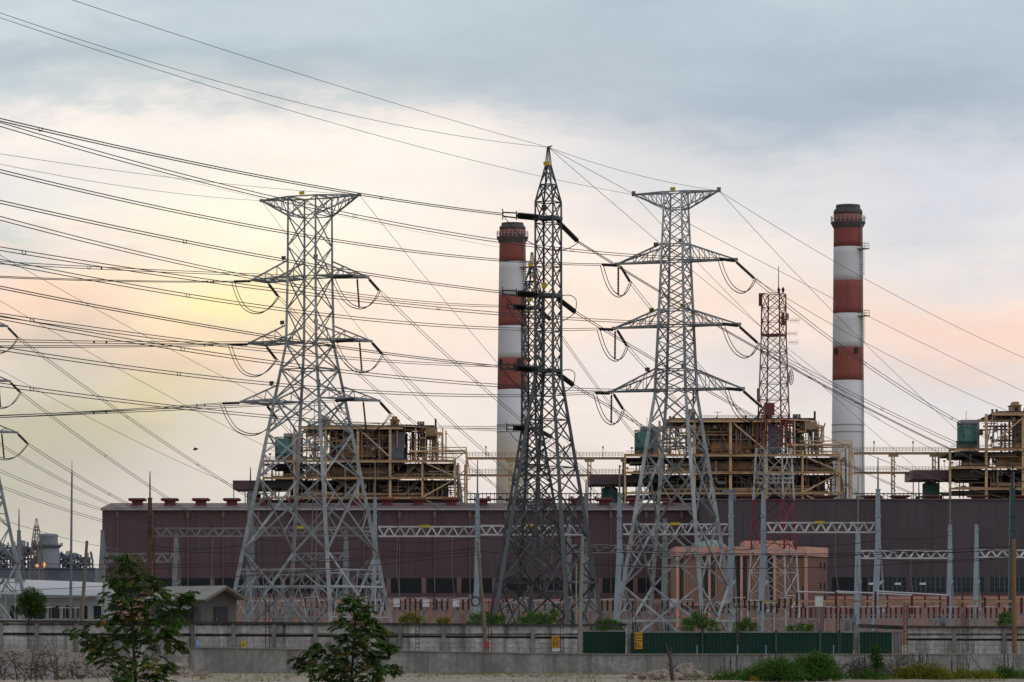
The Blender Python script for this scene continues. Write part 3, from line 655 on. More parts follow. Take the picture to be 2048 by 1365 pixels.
# ---------------------------------------------------------------- the far little spire at the refinery and the red and white mast
def small_mast():
    D = 760; fr = Frame(73, D, RAD(20), [(1037,1),(1062,6),(1085,9),(1120,12),(1250,19),(1270,20)])
    root = thing('lattice_mast', 'small dark lattice spire in front of the cylindrical refinery vessel', 'lattice mast', fr.c)
    legs(fr, root, [0.]+[Zp(p, D) for p in (1120,1085,1062,1037)], [.2,.18,.16,.13,.08], M['masgrey'])
    mb = MB(); ps = [1268,1230,1195,1165,1138,1114,1096,1080,1066,1052]
    for p0, p1 in zip(ps, ps[1:]): brace(mb, fr, Zp(p0, D), Zp(p1, D), .075)
    mb.build('bracing', M['masgrey'], root)
small_mast()
def telecom():
    D = 620; fr = Frame(1547.5, D, RAD(24), [(588,24.5),(672,25.5),(740,27),(850,33),(1000,42),(1180,50),(1290,56)])
    root = thing('lattice_mast', 'slim red and white banded lattice radio mast with dishes beside the second boiler house', 'radio mast', fr.c)
    bands = [(588,672,M['masdark']),(672,800,M['masgrey']),(800,897,M['masred']),(897,1000,M['maswhite']),(1000,1100,M['masred']),(1100,1284,M['maswhite'])]
    for p0, p1, m in bands:
        mb = MB(); z0, z1 = max(0, Zp(p1, D)), Zp(p0, D)
        for i in range(4): mb.bar(fr.k(i, z0), fr.k(i, z1), .28 if p1 > 900 else .24, .25 if p1 > 900 else .2)
        n = max(2, int((p1-p0)/(26 if p1 < 900 else 40)))
        for i in range(n): brace(mb, fr, z0+(z1-z0)*i/n, z0+(z1-z0)*(i+1)/n, .10, horiz=True, wh=.09)
        mb.build('mast_section', m, root)
    z = lambda p: Zp(p, D)
    mb = MB(); a = fr.a(z(670))
    mb.box(fr.pt(0,0,z(671)), (a*2.1,a*2.1,.3), -fr.yaw)
    mb.build('platform', M['masdark'], root)
    mb = MB(); zz = z(966); a = fr.a(zz)*1.02
    for h in (0,.7,1.3):
        for i in range(4): mb.bar(fr.pt(*[(q*a) for q in ((-1,-1),(1,-1),(1,1),(-1,1))[i]], zz+h), fr.pt(*[(q*a) for q in ((-1,-1),(1,-1),(1,1),(-1,1))[(i+1) % 4]], zz+h), .12)
    for i in range(7):
        t = -1+i/3
        for s_ in (-1,1): mb.bar(fr.pt(t*a, s_*a, zz), fr.pt(t*a, s_*a, zz+1.3), .09)
    mb.build('railing', M['maswhite'], root)
    mb = MB(); p = fr.pt(.8, 0, z(588)); mb.tube([p, p+Vector((0,0,S(55,D)))], [.09,.05], 5); mb.build('lightning_rod', M['black'], root)
    mb = MB()
    for dx in (1.9,1.2): p = fr.pt(dx,-1,z(588)); mb.tube([p, p+Vector((0,0,.5)), p+Vector((0,0,.9))], [.12,.25,.08], 6)
    mb.build('beacon', M['black'], root)
    for px, py, r in ((1582,755,15),(1575,634,7)):
        mb = MB(); c = P(px, py, D-1.5); rr = S(r, D); ring = []
        ax = Vector((.9,-.35,0)).normalized(); u = Vector((0,0,1)); v = ax.cross(u)
        for j, (q, dpt) in enumerate(((1,0),(.7,.25),(.35,.42))):
            pts = [c+(u*math.cos(2*math.pi*i/20)+v*math.sin(2*math.pi*i/20))*rr*q-ax*dpt*rr*.7 for i in range(21)]
            mb.tube(pts, .07, 4); ring.append(pts)
        for i in range(0,20,2): mb.tube([ring[0][i], ring[1][i], ring[2][i], c-ax*rr*.4], .05, 4)
        mb.bar(c-ax*rr*.4, fr.pt(fr.a(c.z), -fr.a(c.z), c.z), .14)
        mb.build('dish_antenna', M['masgrey'], root)
    for px, py in ((1592,641),(1588,668),(1590,685)):
        mb = MB(); c = P(px-14, py, D-1); mb.bar(c, c+Vector((S(20,D),0,0)), .07)
        for i in range(5): q = c+Vector((S(4+i*4,D),0,0)); mb.bar(q+Vector((0,0,-.4)), q+Vector((0,0,.4)), .05)
        mb.build('yagi_antenna', M['masgrey'], root)
    for py, sd in ((600,-1),(640,1),(790,-1)):
        mb = MB(); c = fr.pt(sd*(fr.a(z(py))+.4), -1, z(py)); mb.box(c, (.5,.3,2.0)); mb.bar(c, fr.pt(sd*fr.a(z(py)), -fr.a(z(py)), z(py)), .1)
        mb.build('panel_antenna', M['masdark'], root)
    mb = MB(); c = fr.pt(-1.0,-1,z(822)); mb.pbox(1527,1547,808,832,D,2,-2.5); mb.build('equipment_cabin', M['masdark'], root)
telecom()
# ---------------------------------------------------------------- chimneys
def chimney(label, cx, D, rows, wtop, wbot, ladder, foot=False):
    """rows: photo rows of cap top, cap bottom and the band edges from the top down"""
    c = P(cx, YH, D); root = thing('chimney', label, 'chimney', (c.x, c.y, 0), 'banded power station chimneys')
    top = rows[1]; r = lambda py: S(wtop+(wbot-wtop)*(py-top)/(1000-top), D)/2
    o = (c.x, c.y, 0); z = lambda py: Zp(py, D); MBs = []
    mb = MB(); cap0, cap1 = rows[0], rows[1]; h = z(cap0)-z(cap1)
    mb.lathe((c.x,c.y,z(cap1)), [(r(top)*1.0,0),(r(top)*1.02,h*.25),(r(top)*.99,h*.42),(r(top)*.86,h*.62),(r(top)*.84,h*.66),(r(top)*.86,h*.7),(r(top)*.84,h*.97),(r(top)*.7,h)], 40); mb.build('flue_cap', M['chcap'], root, True)
    ed = rows[1:]+[None]
    for i, (p0, p1) in enumerate(zip(ed, ed[1:])):
        z1 = z(p0); z0 = z(p1) if p1 else 0.
        mb = MB(); n = 5; prof = []
        for j in range(n+1):
            zz = z0+(z1-z0)*j/n; py = YH-(zz-H)*F/D; prof.append((r(py), zz))
        mb.lathe((c.x,c.y,0), prof, 40)
        if not p1 and foot: mb.build('shaft_band', M['chfoot'], root, True, 'white lower shaft yellowed towards its foot'); continue
        mb.build('shaft_band', M['chred'] if i % 2 == 0 else M['chwhite'], root, True)
    mb = MB(); zz = z(rows[1]+10); rr = r(top)
    mb.lathe((c.x,c.y,zz-1), [(rr*1.0,-1.6),(rr*1.22,0),(rr*1.22,.35),(rr*1.0,.35)], 32)
    mb.build('gallery', M['chcap'], root)
    mb = MB()
    for q in range(24):
        t = 2*math.pi*q/24; p = Vector((c.x+math.cos(t)*rr*1.2, c.y+math.sin(t)*rr*1.2, zz-.7)); mb.bar(p, p+Vector((0,0,1.6)), .13)
    for hh in (.9,1.6):
        pts = [Vector((c.x+math.cos(2*math.pi*q/24)*rr*1.2, c.y+math.sin(2*math.pi*q/24)*rr*1.2, zz-.7+hh)) for q in range(25)]; mb.tube(pts, .07, 4)
    mb.build('railing', M['galv_far'], root)
    # caged ladder down the right flank with rest platforms
    mb = MB(); an = RAD(-38); ux, uy = math.cos(an), math.sin(an)
    for s_ in (-.35,.35):
        pts = []
        for j in range(12):
            zz = zz0 = z(rows[1]+8)*(1-j/11)+3*j/11; py = YH-(zz-H)*F/D; q = r(py)+.5
            pts.append((c.x+ux*q-uy*s_, c.y+uy*q+ux*s_, zz))
        mb.tube(pts, .1, 4)
    for py0, py1 in ladder:
        py = py0
        while py < py1:
            zz = z(py); q = r(py); pts = []
            for j in range(9):
                t = math.pi*j/8; rad = q+.3+1.0*math.sin(t); off = math.cos(t)*.8
                pts.append((c.x+ux*rad-uy*off, c.y+uy*rad+ux*off, zz))
            mb.tube(pts, .06, 3); py += 4
    mb.build('caged_ladder', M['pipe'], root)
    for py0, py1 in ladder:
        mb = MB(); q = r(py0)+.9; mb.box((c.x+ux*q, c.y+uy*q, z(py0)), (2.6,2.6,.3), an)
        for sx in (-1.2,1.2):
            for sy in (-1.2,1.2):
                p = Vector((c.x+ux*q+sx*ux-sy*uy, c.y+uy*q+sx*uy+sy*ux, z(py0))); mb.bar(p, p+Vector((0,0,1.5)), .1)
        for h_ in (.8,1.5):
            cs = [Vector((c.x+ux*q+sx*ux-sy*uy, c.y+uy*q+sx*uy+sy*ux, z(py0)+h_)) for sx, sy in ((-1.2,-1.2),(1.2,-1.2),(1.2,1.2),(-1.2,1.2))]
            for i in range(4): mb.bar(cs[i], cs[(i+1) % 4], .09)
        mb.build('rest_platform', M['pipe'], root)
    for px, py in ((-.86,rows[-2]+9),(.48,rows[-2]+8)):
        mb = MB(); zz = z(py); q = r(py); th = math.asin(px*.93); mb.box((c.x+q*math.sin(th), c.y-q*math.cos(th), zz), (1.1,.9,1.5), th)
        mb.build('inspection_hatch', M['black'], root)
    if ladder[0][0] > 480:
        mb = MB(); 
        for hgt in (852,866): 
            zz = z(hgt); mb.lathe((c.x,c.y,zz), [(r(hgt),0),(r(hgt)+.12,.05),(r(hgt)+.12,.3),(r(hgt),.35)], 40)
        mb.build('ring_band', M['greybox'], root)
    return root
chimney('red and white banded chimney behind the dark spire pylon, its foot yellowed', 1025, 1150, [446,460,525,591,653,717,780], 52, 66, ((537,585),(660,710)), True)
chimney('red and white banded chimney rising clear behind the second boiler house', 1696, 1110, [410,430,495,562,628,695,762], 57, 67, ((500,556),(634,690)))

# ---------------------------------------------------------------- turbine halls
def window_row(root, bays, ya, yb, D, m, mull, dd):
    for x0, x1 in bays:
        mb = MB(); mb.pbox(x0, x1, ya, yb, D, .12, -dd); w = mb.build('window', m, root)
        if mull:
            mb = MB(); n = max(3, int((x1-x0)/9))
            for i in range(n+1): xx = x0+(x1-x0)*i/n; mb.pbox(xx-.5, xx+.5, ya, yb, D, .1, -dd-.11)
            for t in (.33,.66): mb.pbox(x0, x1, ya+(yb-ya)*t-.5, ya+(yb-ya)*t+.5, D, .1, -dd-.115)
            mb.build('glazing_bars', M['steelblue'], w)
def halls():
    D = 850; c = P(800, YH, D)
    root = thing('turbine_hall', 'long brown purple turbine hall with a pale gutter under its low roof', 'turbine hall', (c.x, D, 0))
    xl, xr = (205-1024)/F*D, (1412-1024)/F*D; z1 = Zp(1021, D); ym = D+22; zr = Zp(1011, D+22)
    mb = MB(); x0, x1 = xl, xr
    mb.b2(x0, x1, D, D+44, 0, z1); mb.build('wall', M['hall'], root)
    mb = MB(); ea = .5
    mb.add([(x0-.3,D-ea,z1+.02),(x1,D-ea,z1+.02),(x1,ym,zr),(x0-.3,ym,zr),(x0-.3,D+44+ea,z1+.02),(x1,D+44+ea,z1+.02),
            (x0-.3,D-ea,z1+.5),(x1,D-ea,z1+.5),(x1,ym,zr+.5),(x0-.3,ym,zr+.5),(x0-.3,D+44+ea,z1+.5),(x1,D+44+ea,z1+.5)],
           [(6,7,8,9),(9,8,11,10),(0,1,7,6),(4,10,11,5),(0,6,9,3),(3,9,10,4),(1,2,8,7),(2,5,11,8),(0,3,2,1),(3,4,5,2)])
    mb.build('roof', M['hallroof'], root)
    mb = MB(); mb.b2(x0-.3, x1-.1, D-ea-.5, D-ea-.02, z1-.02, z1+.42); mb.build('gutter', M['gutter'], root)
    mb = MB(); px = 235
    while px < 1400:
        X = (px-1024)/F*D; mb.b2(X-.11, X+.11, D-.32, D-.02, Zp(1190, D), z1-.05)
        mb.b2(X-.3, X+.3, D-.5, D-.03, z1-1.6, z1-.3); px += 70.5
    mb.build('downpipe', M['pilaster'], root); root_dp = root
    mb = MB(); px = 205
    while px < 1400:
        X = (px-1024)/F*D; mb.b2(X-.05, X+.05, D-.06, D-.01, Zp(1156, D), z1-.05); px += 94
    mb.build('panel_seam', M['casing'], root)
    bays = []; px = 218
    while px+62 < 1412: bays.append((px, px+61)); px += 70.5
    window_row(root, bays, 1157, 1186, D, M['glass'], False, .06)
    for a, b in zip(bays, bays[1:]):
        mb = MB(); mb.pbox(a[1]+.3, b[0]-.3, 1156, 1187, D, .3, -.32); mb.build('pilaster', M['pilaster'], root)
    mb = MB(); mb.pbox(206, 1411, 1187.5, 1197, D, .9, -.92); mb.build('ledge', M['hall'], root)
    mb = MB(); mb.pbox(206, 1411, 1197.2, 1204, D, .7, -.72); mb.build('base_band', M['salmon'], root)
    mb = MB(); mb.b2(xl+.2, xr-.2, D-.5, D-.02, 0, Zp(1204.3, D))
    px = 218
    while px < 1400: X = (px-1024)/F*D; mb.b2(X-.4, X+.4, D-.85, D-.52, 0, Zp(1204.3, D)); px += 35.2
    mb.build('plinth', M['salmon_dim'], root)
    D2 = 832; c2 = P(1800, YH, D2)
    r2 = thing('turbine_hall', 'higher slate purple hall block behind the blue grey gantry columns, without a gutter', 'turbine hall', (c2.x, D2, 0))
    xa, xb = (1404-1024)/F*D2, (2330-1024)/F*D2
    mb = MB(); mb.b2(xa, xb, D2, D2+16.8, 0, Zp(1001.5, D2)); mb.build('wall', M['hall2'], r2)
    mb = MB(); mb.b2(xa-.2, xb+.2, D2-.3, D2+17, Zp(1001.2, D2), Zp(998, D2)); mb.build('roof', M['hallroof'], r2)
    mb = MB(); px = 1440
    while px < 2100: X = (px-1024)/F*D2; mb.b2(X-.05, X+.05, D2-.05, D2-.01, Zp(1155, D2), Zp(1003, D2)); px += 47
    mb.build('panel_seam', M['hall2'], r2)
    bays = [(1664,1734),(1740,1812),(1822,1890),(1895,1968),(1979,2048),(2054,2130)]
    for i, b in enumerate(bays): window_row(r2, [b], 1155, 1184, D2, M['glass'] if i < 1 else M['glassgreen'], i > 0, .06)
    for a, b in zip(bays, bays[1:]):
        mb = MB(); mb.pbox(a[1]+.5, b[0]-.5, 1154, 1185, D2, .3, -.32); mb.build('pilaster', M['hall2'], r2)
    mb = MB(); mb.pbox(1405, 2320, 1185.5, 1191, D2, .8, -.82); mb.build('ledge', M['hall2'], r2)
    mb = MB(); mb.pbox(1405, 2320, 1191.2, 1199, D2, .5, -.52); mb.build('base_band', M['salmon'], r2)
    mb = MB(); mb.b2(xa+.2, xb-.2, D2-.4, D2-.02, 0, Zp(1199.3, D2))
    mb.build('plinth', M['salmon_dim'], r2)
    for px in (1743,1795,1845):
        mb = MB(); mb.bar(P(px,1168,D2-.3), P(px,1168,D2-2.2), .15)
        for dx in (-3,3): mb.tube([P(px+dx,1166,D2-2.2), P(px+dx,1170,D2-2.2)], [.3,.42], 8)
        mb.build('floodlight', M['white'], r2)
halls()
# red brown ventilators along the roofs
def ventilators():
    proto = None; n = 0
    xs = [275,340,402,464,526,590,650,712,774,836,902,965,1028,1090,1152,1208,1268,1335,1398]
    for i, px in enumerate(xs+[1490,1585,1645,1742,1800,1862,1955,2040]):
        right = px > 1420
        D = 846 if right else 862; zb = Zp(1003.2, D) if right else Zp(1020, D)
        if right: zb = Zp(998.2, 832)-.1; D = 840
        else: zb = Zp(1021, 850)+.5+(Zp(1011,872)-Zp(1021,850))*(12/22)-.15
        h = 1.65 if not right else 1.1
        c = P(px, YH, D)
        o = thing('roof_ventilator', f'red brown ventilator on the {"slate purple" if right else "gutter-edged"} hall roof, '+
                  (f'{ORD[i-19]} one past the radio mast' if right else f'{ORD[i]} from its outer end'), 'roof ventilator', (c.x, D, zb), 'ventilators along the hall roofs')
        w = 1.15 if not right else 1.3
        mb = MB(); mb.box((c.x,D,zb+h*.32), (w*1.9,w*2.2,h*.64)); mb.box((c.x,D,zb+.08), (w*2.2,w*2.5,.2)); mb.build('shaft', M['ventred'], o)
        mb = MB(); q = w*1.62
        mb.add([(c.x+sx*q*k_,D+sy*q*k_,zb+h*hh) for hh, k_ in ((.62,.86),(.72,1.0),(.88,1.0),(1.0,.9)) for sx, sy in ((-1,-1),(1,-1),(1,1),(-1,1))],
               [(3,2,1,0),(12,13,14,15)]+[(4*l+j, 4*l+(j+1)%4, 4*l+4+(j+1)%4, 4*l+4+j) for l in range(3) for j in range(4)]); mb.build('cap', M['ventred'], o)
ventilators()

# ---------------------------------------------------------------- administration block
def admin():
    D = 780; c = P(1500, YH, D)
    root = thing('office_block', 'salmon pink office block with brown panels and tall windows in front of the hall', 'office block', (c.x, D, 0))
    X = lambda px, d=D: (px-1024)/F*d
    zt = Zp(1101, D)
    mb = MB(); mb.prism([(X(1353),D),(X(1613),D),(X(1654,D+12),D+12),(X(1654,D+12),D+30),(X(1353),D+30)], 0, zt-.4); mb.build('wall', M['brownpanel'], root)
    mb = MB(); mb.prism([(X(1350),D-1),(X(1613),D-1),(X(1656,D+12),D+11.4),(X(1656,D+12),D+31),(X(1350),D+31)], zt-1.1, zt+.7); mb.build('cornice', M['salmon'], root)
    mb = MB(); mb.prism([(X(1492),D+4),(X(1590),D+4),(X(1590),D+20),(X(1492),D+20)], zt+.7, Zp(1081, D)); mb.build('roof_house', M['salmon'], root)
    for a, b in ((1352,1358),(1416,1421),(1480,1485),(1546,1551),(1608,1615)):
        mb = MB(); mb.b2(X(a), X(b), D-.9, D-.02, 0, zt-1.12); mb.build('column', M['salmon'], root)
    for a, b in ((1359,1367),(1405,1415),(1422,1430),(1468,1479),(1486,1494),(1535,1545)):
        mb = MB(); mb.pbox(a, b, 1113, 1205, D, .1, -.12); w = mb.build('window', M['glassgreen'], root)
        mb = MB()
        for i in range(1,8): y = 1113+92*i/8; mb.pbox(a, b, y-.4, y+.4, D, .08, -.21)
        xm = (a+b)/2; mb.pbox(xm-.4, xm+.4, 1113, 1205, D, .08, -.215); mb.build('glazing_bars', M['brownside'], w)
    mb = MB(); k = 1368
    while k < 1606:
        if not any(a-1 < k < b+1 for a, b in ((1357,1368),(1404,1432),(1467,1495),(1534,1552))): mb.pbox(k-.35, k+.35, 1112, 1208, D, .12, -.13)
        k += 4.5
    mb.build('cladding_ribs', M['brownside'], root)
    # angled side wing with small square windows
    p0 = Vector((X(1613), D, 0)); p1 = Vector((X(1654,D+12), D+12, 0)); d = (p1-p0).normalized(); nrm = Vector((d.y,-d.x,0)); ang = math.atan2(d.y, d.x)
    L_ = (p1-p0).length
    mb = MB(); mid = p0.lerp(p1,.5)+nrm*.06; mb.box((mid.x,mid.y,(zt-1.2)/2), (L_*.98,.1,zt-1.3), ang); mb.build('side_wall', M['brownside'], root)
    for t in (.65,.85):
        for py in (1127,1133.5,1168,1174.5):
            q = p0.lerp(p1, t)+nrm*.14; mb = MB(); mb.box((q.x,q.y,Zp(py,D)), (.75,.08,.55), ang); mb.build('window', M['glass'], root)
    mb = MB(); mb.pbox(1352, 1614, 1206, 1212, D, 1.3, -1.35); mb.build('canopy', M['salmon_dim'], root)
    # pale green shallow dome behind
    Dd = 812; cd = P(1422, YH, Dd)
    mb = MB(); R_ = S(37, Dd)
    mb.lathe((cd.x, Dd, 0), [(R_,0),(R_,Zp(1108,Dd)),(R_*1.03,Zp(1107.5,Dd))]+[(R_*math.cos(t)*1.0+.01, Zp(1107,Dd)+S(27,Dd)*math.sin(t)) for t in (0.15,.4,.7,1.0,1.3,1.5)], 28)
    tag(mb.build('domed_tank', M['dome'], None, True), 'pale green domed roof showing above the salmon pink office block', 'dome')
admin()
# ---------------------------------------------------------------- boiler houses: open beige steel frames round dark boilers
def boiler(label, x0, sx, sy, D, seed, mirror_right=True):
    rnd = random.Random(seed)
    x = lambda px: x0+(px-1250)*sx
    y = lambda py: YH-(YH-py)*sy
    pp = lambda px, py, d=0: P(x(px), y(py), D+d)*1.0
    def W(px, py, d=0):                                   # a point drawn on the front plane, pushed d metres back in space
        v = P(x(px), y(py), D); return Vector((v.x, D+d, v.z))
    c = W(1470, YH); k = lambda px: S(px*sx, D)
    root = thing('boiler_house', label, 'boiler house', (c.x, D+15, 0), 'boiler houses of the power station')
    def bx(mb, xa, xb, ya, yb, d0, d1):
        a, b = W(xa, yb), W(xb, ya); mb.b2(a.x, b.x, D+d0, D+d1, a.z, b.z); return mb
    B = M['beige']; BD = M['beige_dim']
    base = 1010
    cols = [(1250,911,5),(1319,842,6),(1389,842,6),(1461,840,7),(1533,842,7),(1605,906,5.5),(1678,904,6.5),(1703,884,4)]
    for px, py, w in cols:
        w *= .78; mb = MB(); a = W(px, py); bx(mb, px-w/2, px+w/2, py, base+10, -.35, .35+k(w)*.4); mb.build('column', B, root)
    for px, py, w in cols[:-1]:
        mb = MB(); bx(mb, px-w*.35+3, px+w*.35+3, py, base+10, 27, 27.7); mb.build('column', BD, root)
    for xa, xb, py, h in ((1330,1562,842,8),(1248,1681,911,6.5),(1248,1681,946,5.5),(1248,1684,987,5)):
        h *= .72; mb = MB(); bx(mb, xa, xb, py-h/2, py+h/2, -.62, -.36); 
        bx(mb, xa, xb, py-h/2-.3, py-h/2+.5, -.9, -.1); bx(mb, xa, xb, py+h/2-.5, py+h/2+.3, -.9, -.1)
        mb.build('beam', B, root)
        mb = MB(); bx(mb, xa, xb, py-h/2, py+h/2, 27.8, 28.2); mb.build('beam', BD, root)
    for (xa, ya), (xb, yb) in (((1467,847),(1531,901)),((1610,914),(1672,940)),((1672,951),(1608,984)),((1612,991),(1640,1004)),((1323,905),(1388,850))):
        mb = MB(); mb.bar(W(xa,ya,-.2), W(xb,yb,-.2), k(2.8)); mb.build('diagonal_brace', B, root)
    # floors
    for xa, xb, py, d1 in ((1252,1676,916,27),(1252,1676,950.5,27),(1256,1676,991,27),(1334,1560,839,26)):
        mb = MB(); bx(mb, xa, xb, py-.5, py+2.2, .5, d1); mb.build('floor_deck', M['deck'], root)
    # boiler body
    mb = MB(); bx(mb, 1395,1560,846,908, 7, 24); bx(mb, 1402,1548,918,946, 9, 24); bx(mb, 1385,1570,953,990, 8, 24); bx(mb, 1335,1610,995,1016, 9, 22); bx(mb, 1560,1660,954,985, 14, 24); bx(mb, 1340,1395,955,984, 12, 22)
    mb.build('boiler_casing', M['casing'], root)
    mb = MB(); bx(mb, 1535,1562,852,905, 2, 7); mb.build('grey_cladding_panel', M['steelblue'], root)
    mb = MB(); a, b = W(1342, 931, 5), W(1530, 931, 5); r = k(12)
    n = 22; mb.tube([a.lerp(b, i/n) for i in range(n+1)], [r*(1.0 if i % 2 else .93) for i in range(n+1)], 16); mb.build('steam_drum', M['rust'], root)
    mb = MB(); bx(mb, 1425,1500,882,901, 4.5, 7.2); mb.build('rusty_duct', M['rust'], root)
    mb = MB(); bx(mb, 1400,1460,852,858, 4, 7); bx(mb,1398,1530,866,870,4.5,7); bx(mb,1405,1500,876,879,4,7); mb.build('header_duct', M['pipe'], root)
    mb = MB(); bx(mb, 1545,1672,924,940, 8, 20); mb.build('dark_duct', M['deck'], root)
    mb = MB(); mb.cyl(W(1330,979,1.5), W(1625,979,1.5), k(3.4), 10); mb.build('steam_main', M['beige_dim'], root)
    mb = MB(); mb.tube([W(1432,922,1), W(1432,958,1), W(1437,966,1), W(1452,966,1)], k(2.3), 8); mb.build('steam_pipe', M['pipe'], root)
    # vertical pipes in the upper storey
    mb = MB()
    for i in range(16):
        px = 1476+i*3.6+rnd.uniform(-1,1); mb.cyl(W(px, 846+rnd.uniform(0,8), 3+rnd.uniform(0,3)), W(px, 900-rnd.uniform(0,22), 4), k(rnd.uniform(.5,1.5)), 6)
    mb.build('riser_pipes', M['pipe'], root)
    mb = MB()
    for i in range(12):
        px = 1562+i*7+rnd.uniform(-3,3); w = rnd.choice((1.2,1.8,3.2)); mb.cyl(W(px, 838+rnd.uniform(0,30), 6+rnd.uniform(0,14)), W(px, 908, 10), k(w), 7)
    mb.build('riser_pipes', M['pipe'], root)
    # tangled pipes and small steel in the open bays (kept as sub-clusters so the sky shows between)
    for (xa, xb, ya, yb, num, mm, dd) in ((1322,1392,852,908,26,'beige_dim',(2,24)),(1320,1395,918,944,14,'pipe',(3,24)),(1565,1672,918,944,18,'pipe',(2,24)),
                                         (1325,1400,954,986,18,'pipe',(3,24)),(1570,1690,954,990,26,'pipe',(3,26)),(1565,1650,850,908,22,'beige_dim',(3,24)),(1680,1702,915,1000,12,'pipe',(3,24)),
                                         (1260,1680,953,986,40,'beige_dim',(.3,2.5)),(1320,1560,846,906,40,'rust',(.5,5)),(1260,1680,918,945,34,'pipe',(.3,2.5)),(1560,1660,840,905,26,'rust',(2,18)),(1330,1560,954,986,34,'pipe',(1.,7)),(1395,1560,848,905,30,'pipe',(2.,6.5)),(1395,1560,848,905,16,'beige_dim',(1.,4)),(1530,1670,918,944,16,'beige_dim',(1.,6)),(1330,1420,846,906,22,'pipe',(.6,6)),(1320,1400,918,944,10,'beige_dim',(.6,5)),(1575,1690,920,988,20,'beige_dim',(1,8))):
        mb = MB()
        for i in range(num):
            d = rnd.uniform(*dd); px, py = rnd.uniform(xa, xb), rnd.uniform(ya, yb); r = k(rnd.choice((.5,.7,.9,1.3,2.)))
            q = rnd.random()
            if q < .42: mb.cyl(W(px, ya, d), W(px, py if rnd.random() < .4 else yb, d), r, 6)
            elif q < .75: mb.cyl(W(max(xa, px-rnd.uniform(8,40)), py, d), W(min(xb, px+rnd.uniform(8,40)), py, d), r, 6)
            elif q < .85: s_ = rnd.choice((-1,1)); mb.bar(W(px, ya, d), W(min(xb,max(xa,px+s_*22)), yb, d), r*1.2)
            else: w = rnd.uniform(2,8); h = rnd.uniform(2,9); bx(mb, px-w/2, px+w/2, py-h/2, py+h/2, d, d+3)
        mb.build('pipework', M[mm], root)
    # zigzag access stairs in the open bays
    for xa, xb, ya, yb, d in ((1560,1600,911,946,1.2),(1560,1600,947,986,1.2),(1398,1440,947,986,1.0),(1640,1676,911,946,1.4)):
        mb = MB()
        for o in (0, .9):
            mb.bar(W(xa,yb,d+o), W(xb,ya,d+o), .22); mb.bar(W(xa,yb-6,d+o), W(xb,ya-6,d+o), .09)
        for i in range(12): t = i/11; p = W(xa+(xb-xa)*t, yb+(ya-yb)*t, d+.45); mb.box(p, (.3,.9,.06))
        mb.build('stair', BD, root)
    # green tank, its grey penthouse, dark galleries on the open flank
    mb = MB(); a = W(1290, 908, 8); r = k(19); h = W(0,862).z-a.z
    mb.lathe((a.x, a.y, a.z), [(r,0),(r,h*.33),(r*1.02,h*.335),(r*1.02,h*.35),(r,h*.355),(r,h*.97),(r*.9,h),(r*.2,h*1.04)], 26); mb.build('tank', M['tank'], root, True)
    mb = MB()
    for i in range(14):
        t = 2*math.pi*i/14; mb.bar((a.x+r*math.cos(t), a.y+r*math.sin(t), a.z+h), (a.x+r*math.cos(t), a.y+r*math.sin(t), a.z+h+k(4.5)), .08)
    for hh in (2.4,4.5):
        mb.tube([(a.x+r*math.cos(t*.314), a.y+r*math.sin(t*.314), a.z+h+k(hh)) for t in range(21)], .06, 3)
    mb.build('tank_railing', M['deck'], root)
    mb = MB(); bx(mb, 1286,1322,846,908, 16, 24); mb.build('grey_cabin', M['greybox'], root)
    for xa, xb, ya, yb, d0, d1 in ((1264,1325,919,924,3,22),(1268,1326,940,944,4,22),(1290,1332,925,940,6,20),(1252,1336,952,966,.8,26),(1305,1340,966,990,8,20)):
        mb = MB(); bx(mb, xa, xb, ya, yb, d0, d1); mb.build('side_gallery', M['deck'], root)
    mb = MB()
    for px in (1274,1281,1300,1312,1344,1352,1366): mb.cyl(W(px, 922, 6), W(px, 1003, 6), k(1.1), 6)
    mb.build('gallery_posts', M['deck'], root)
    # railings on the open edges
    mb = MB()
    for xa, xb, py in ((1252,1390,908),(1252,1390,943),(1605,1676,906),(1545,1676,942)):
        for h in (3.2, 5.6): mb.bar(W(xa,py-h,-.3), W(xb,py-h,-.3), .07)
        q = xa
        while q <= xb: mb.bar(W(q,py,-.3), W(q,py-5.6,-.3), .07); q += 5
    mb.build('railing', BD, root)
    mb = MB()
    for px, py, h in ((1264,908,12),(1277,905,22),(1255,945,9),(1240,945,12)): mb.bar(W(px,py,1), W(px,py-h,1), .1); mb.box(W(px,py-h,1), (.5,.3,.4))
    mb.bar(W(1300,847,20), W(1300,826,20), .1); mb.build('lamp_posts', M['deck'], root)
    # roof deck clutter
    mb = MB(); bx(mb, 1345,1630,834.5,838, 4, 24); mb.build('roof_deck', M['deck'], root)
    for px, w, m in ((1385,18,'beige_dim'),(1540,18,'rust')):
        mb = MB(); bx(mb, px-w/2, px+w/2, 821,834.2, 8, 14); bx(mb, px-w*.32, px+w*.32, 814,820.8, 8.5, 13); bx(mb, px-w*.6, px+w*.6, 820,821.4, 7.6, 14.4)
        cab = mb.build('roof_cabin', M[m], root)
        mb = MB(); bx(mb, px-w*.15, px+w*.15, 825,832, 7.85, 7.98); mb.build('opening', M['black'], cab)
    for px, ya, yb, d, w in [(q,824,900,10,2.5) for q in (1594,1599.5,1605)]+[(q,828,845,14,2) for q in (1566,1574)]+[(q,826,838,14,2.4) for q in (1345,1353)]:
        mb = MB(); mb.cyl(W(px, ya, d), W(px, yb, d), k(w), 8); mb.build('vent_pipe', M['steelblue'], root)
    mb = MB(); mb.cyl(W(1633.5, 820, 6), W(1633.5, 900, 6), k(2.2), 8); mb.build('black_stack', M['black'], root)
    mb = MB(); q = 1400
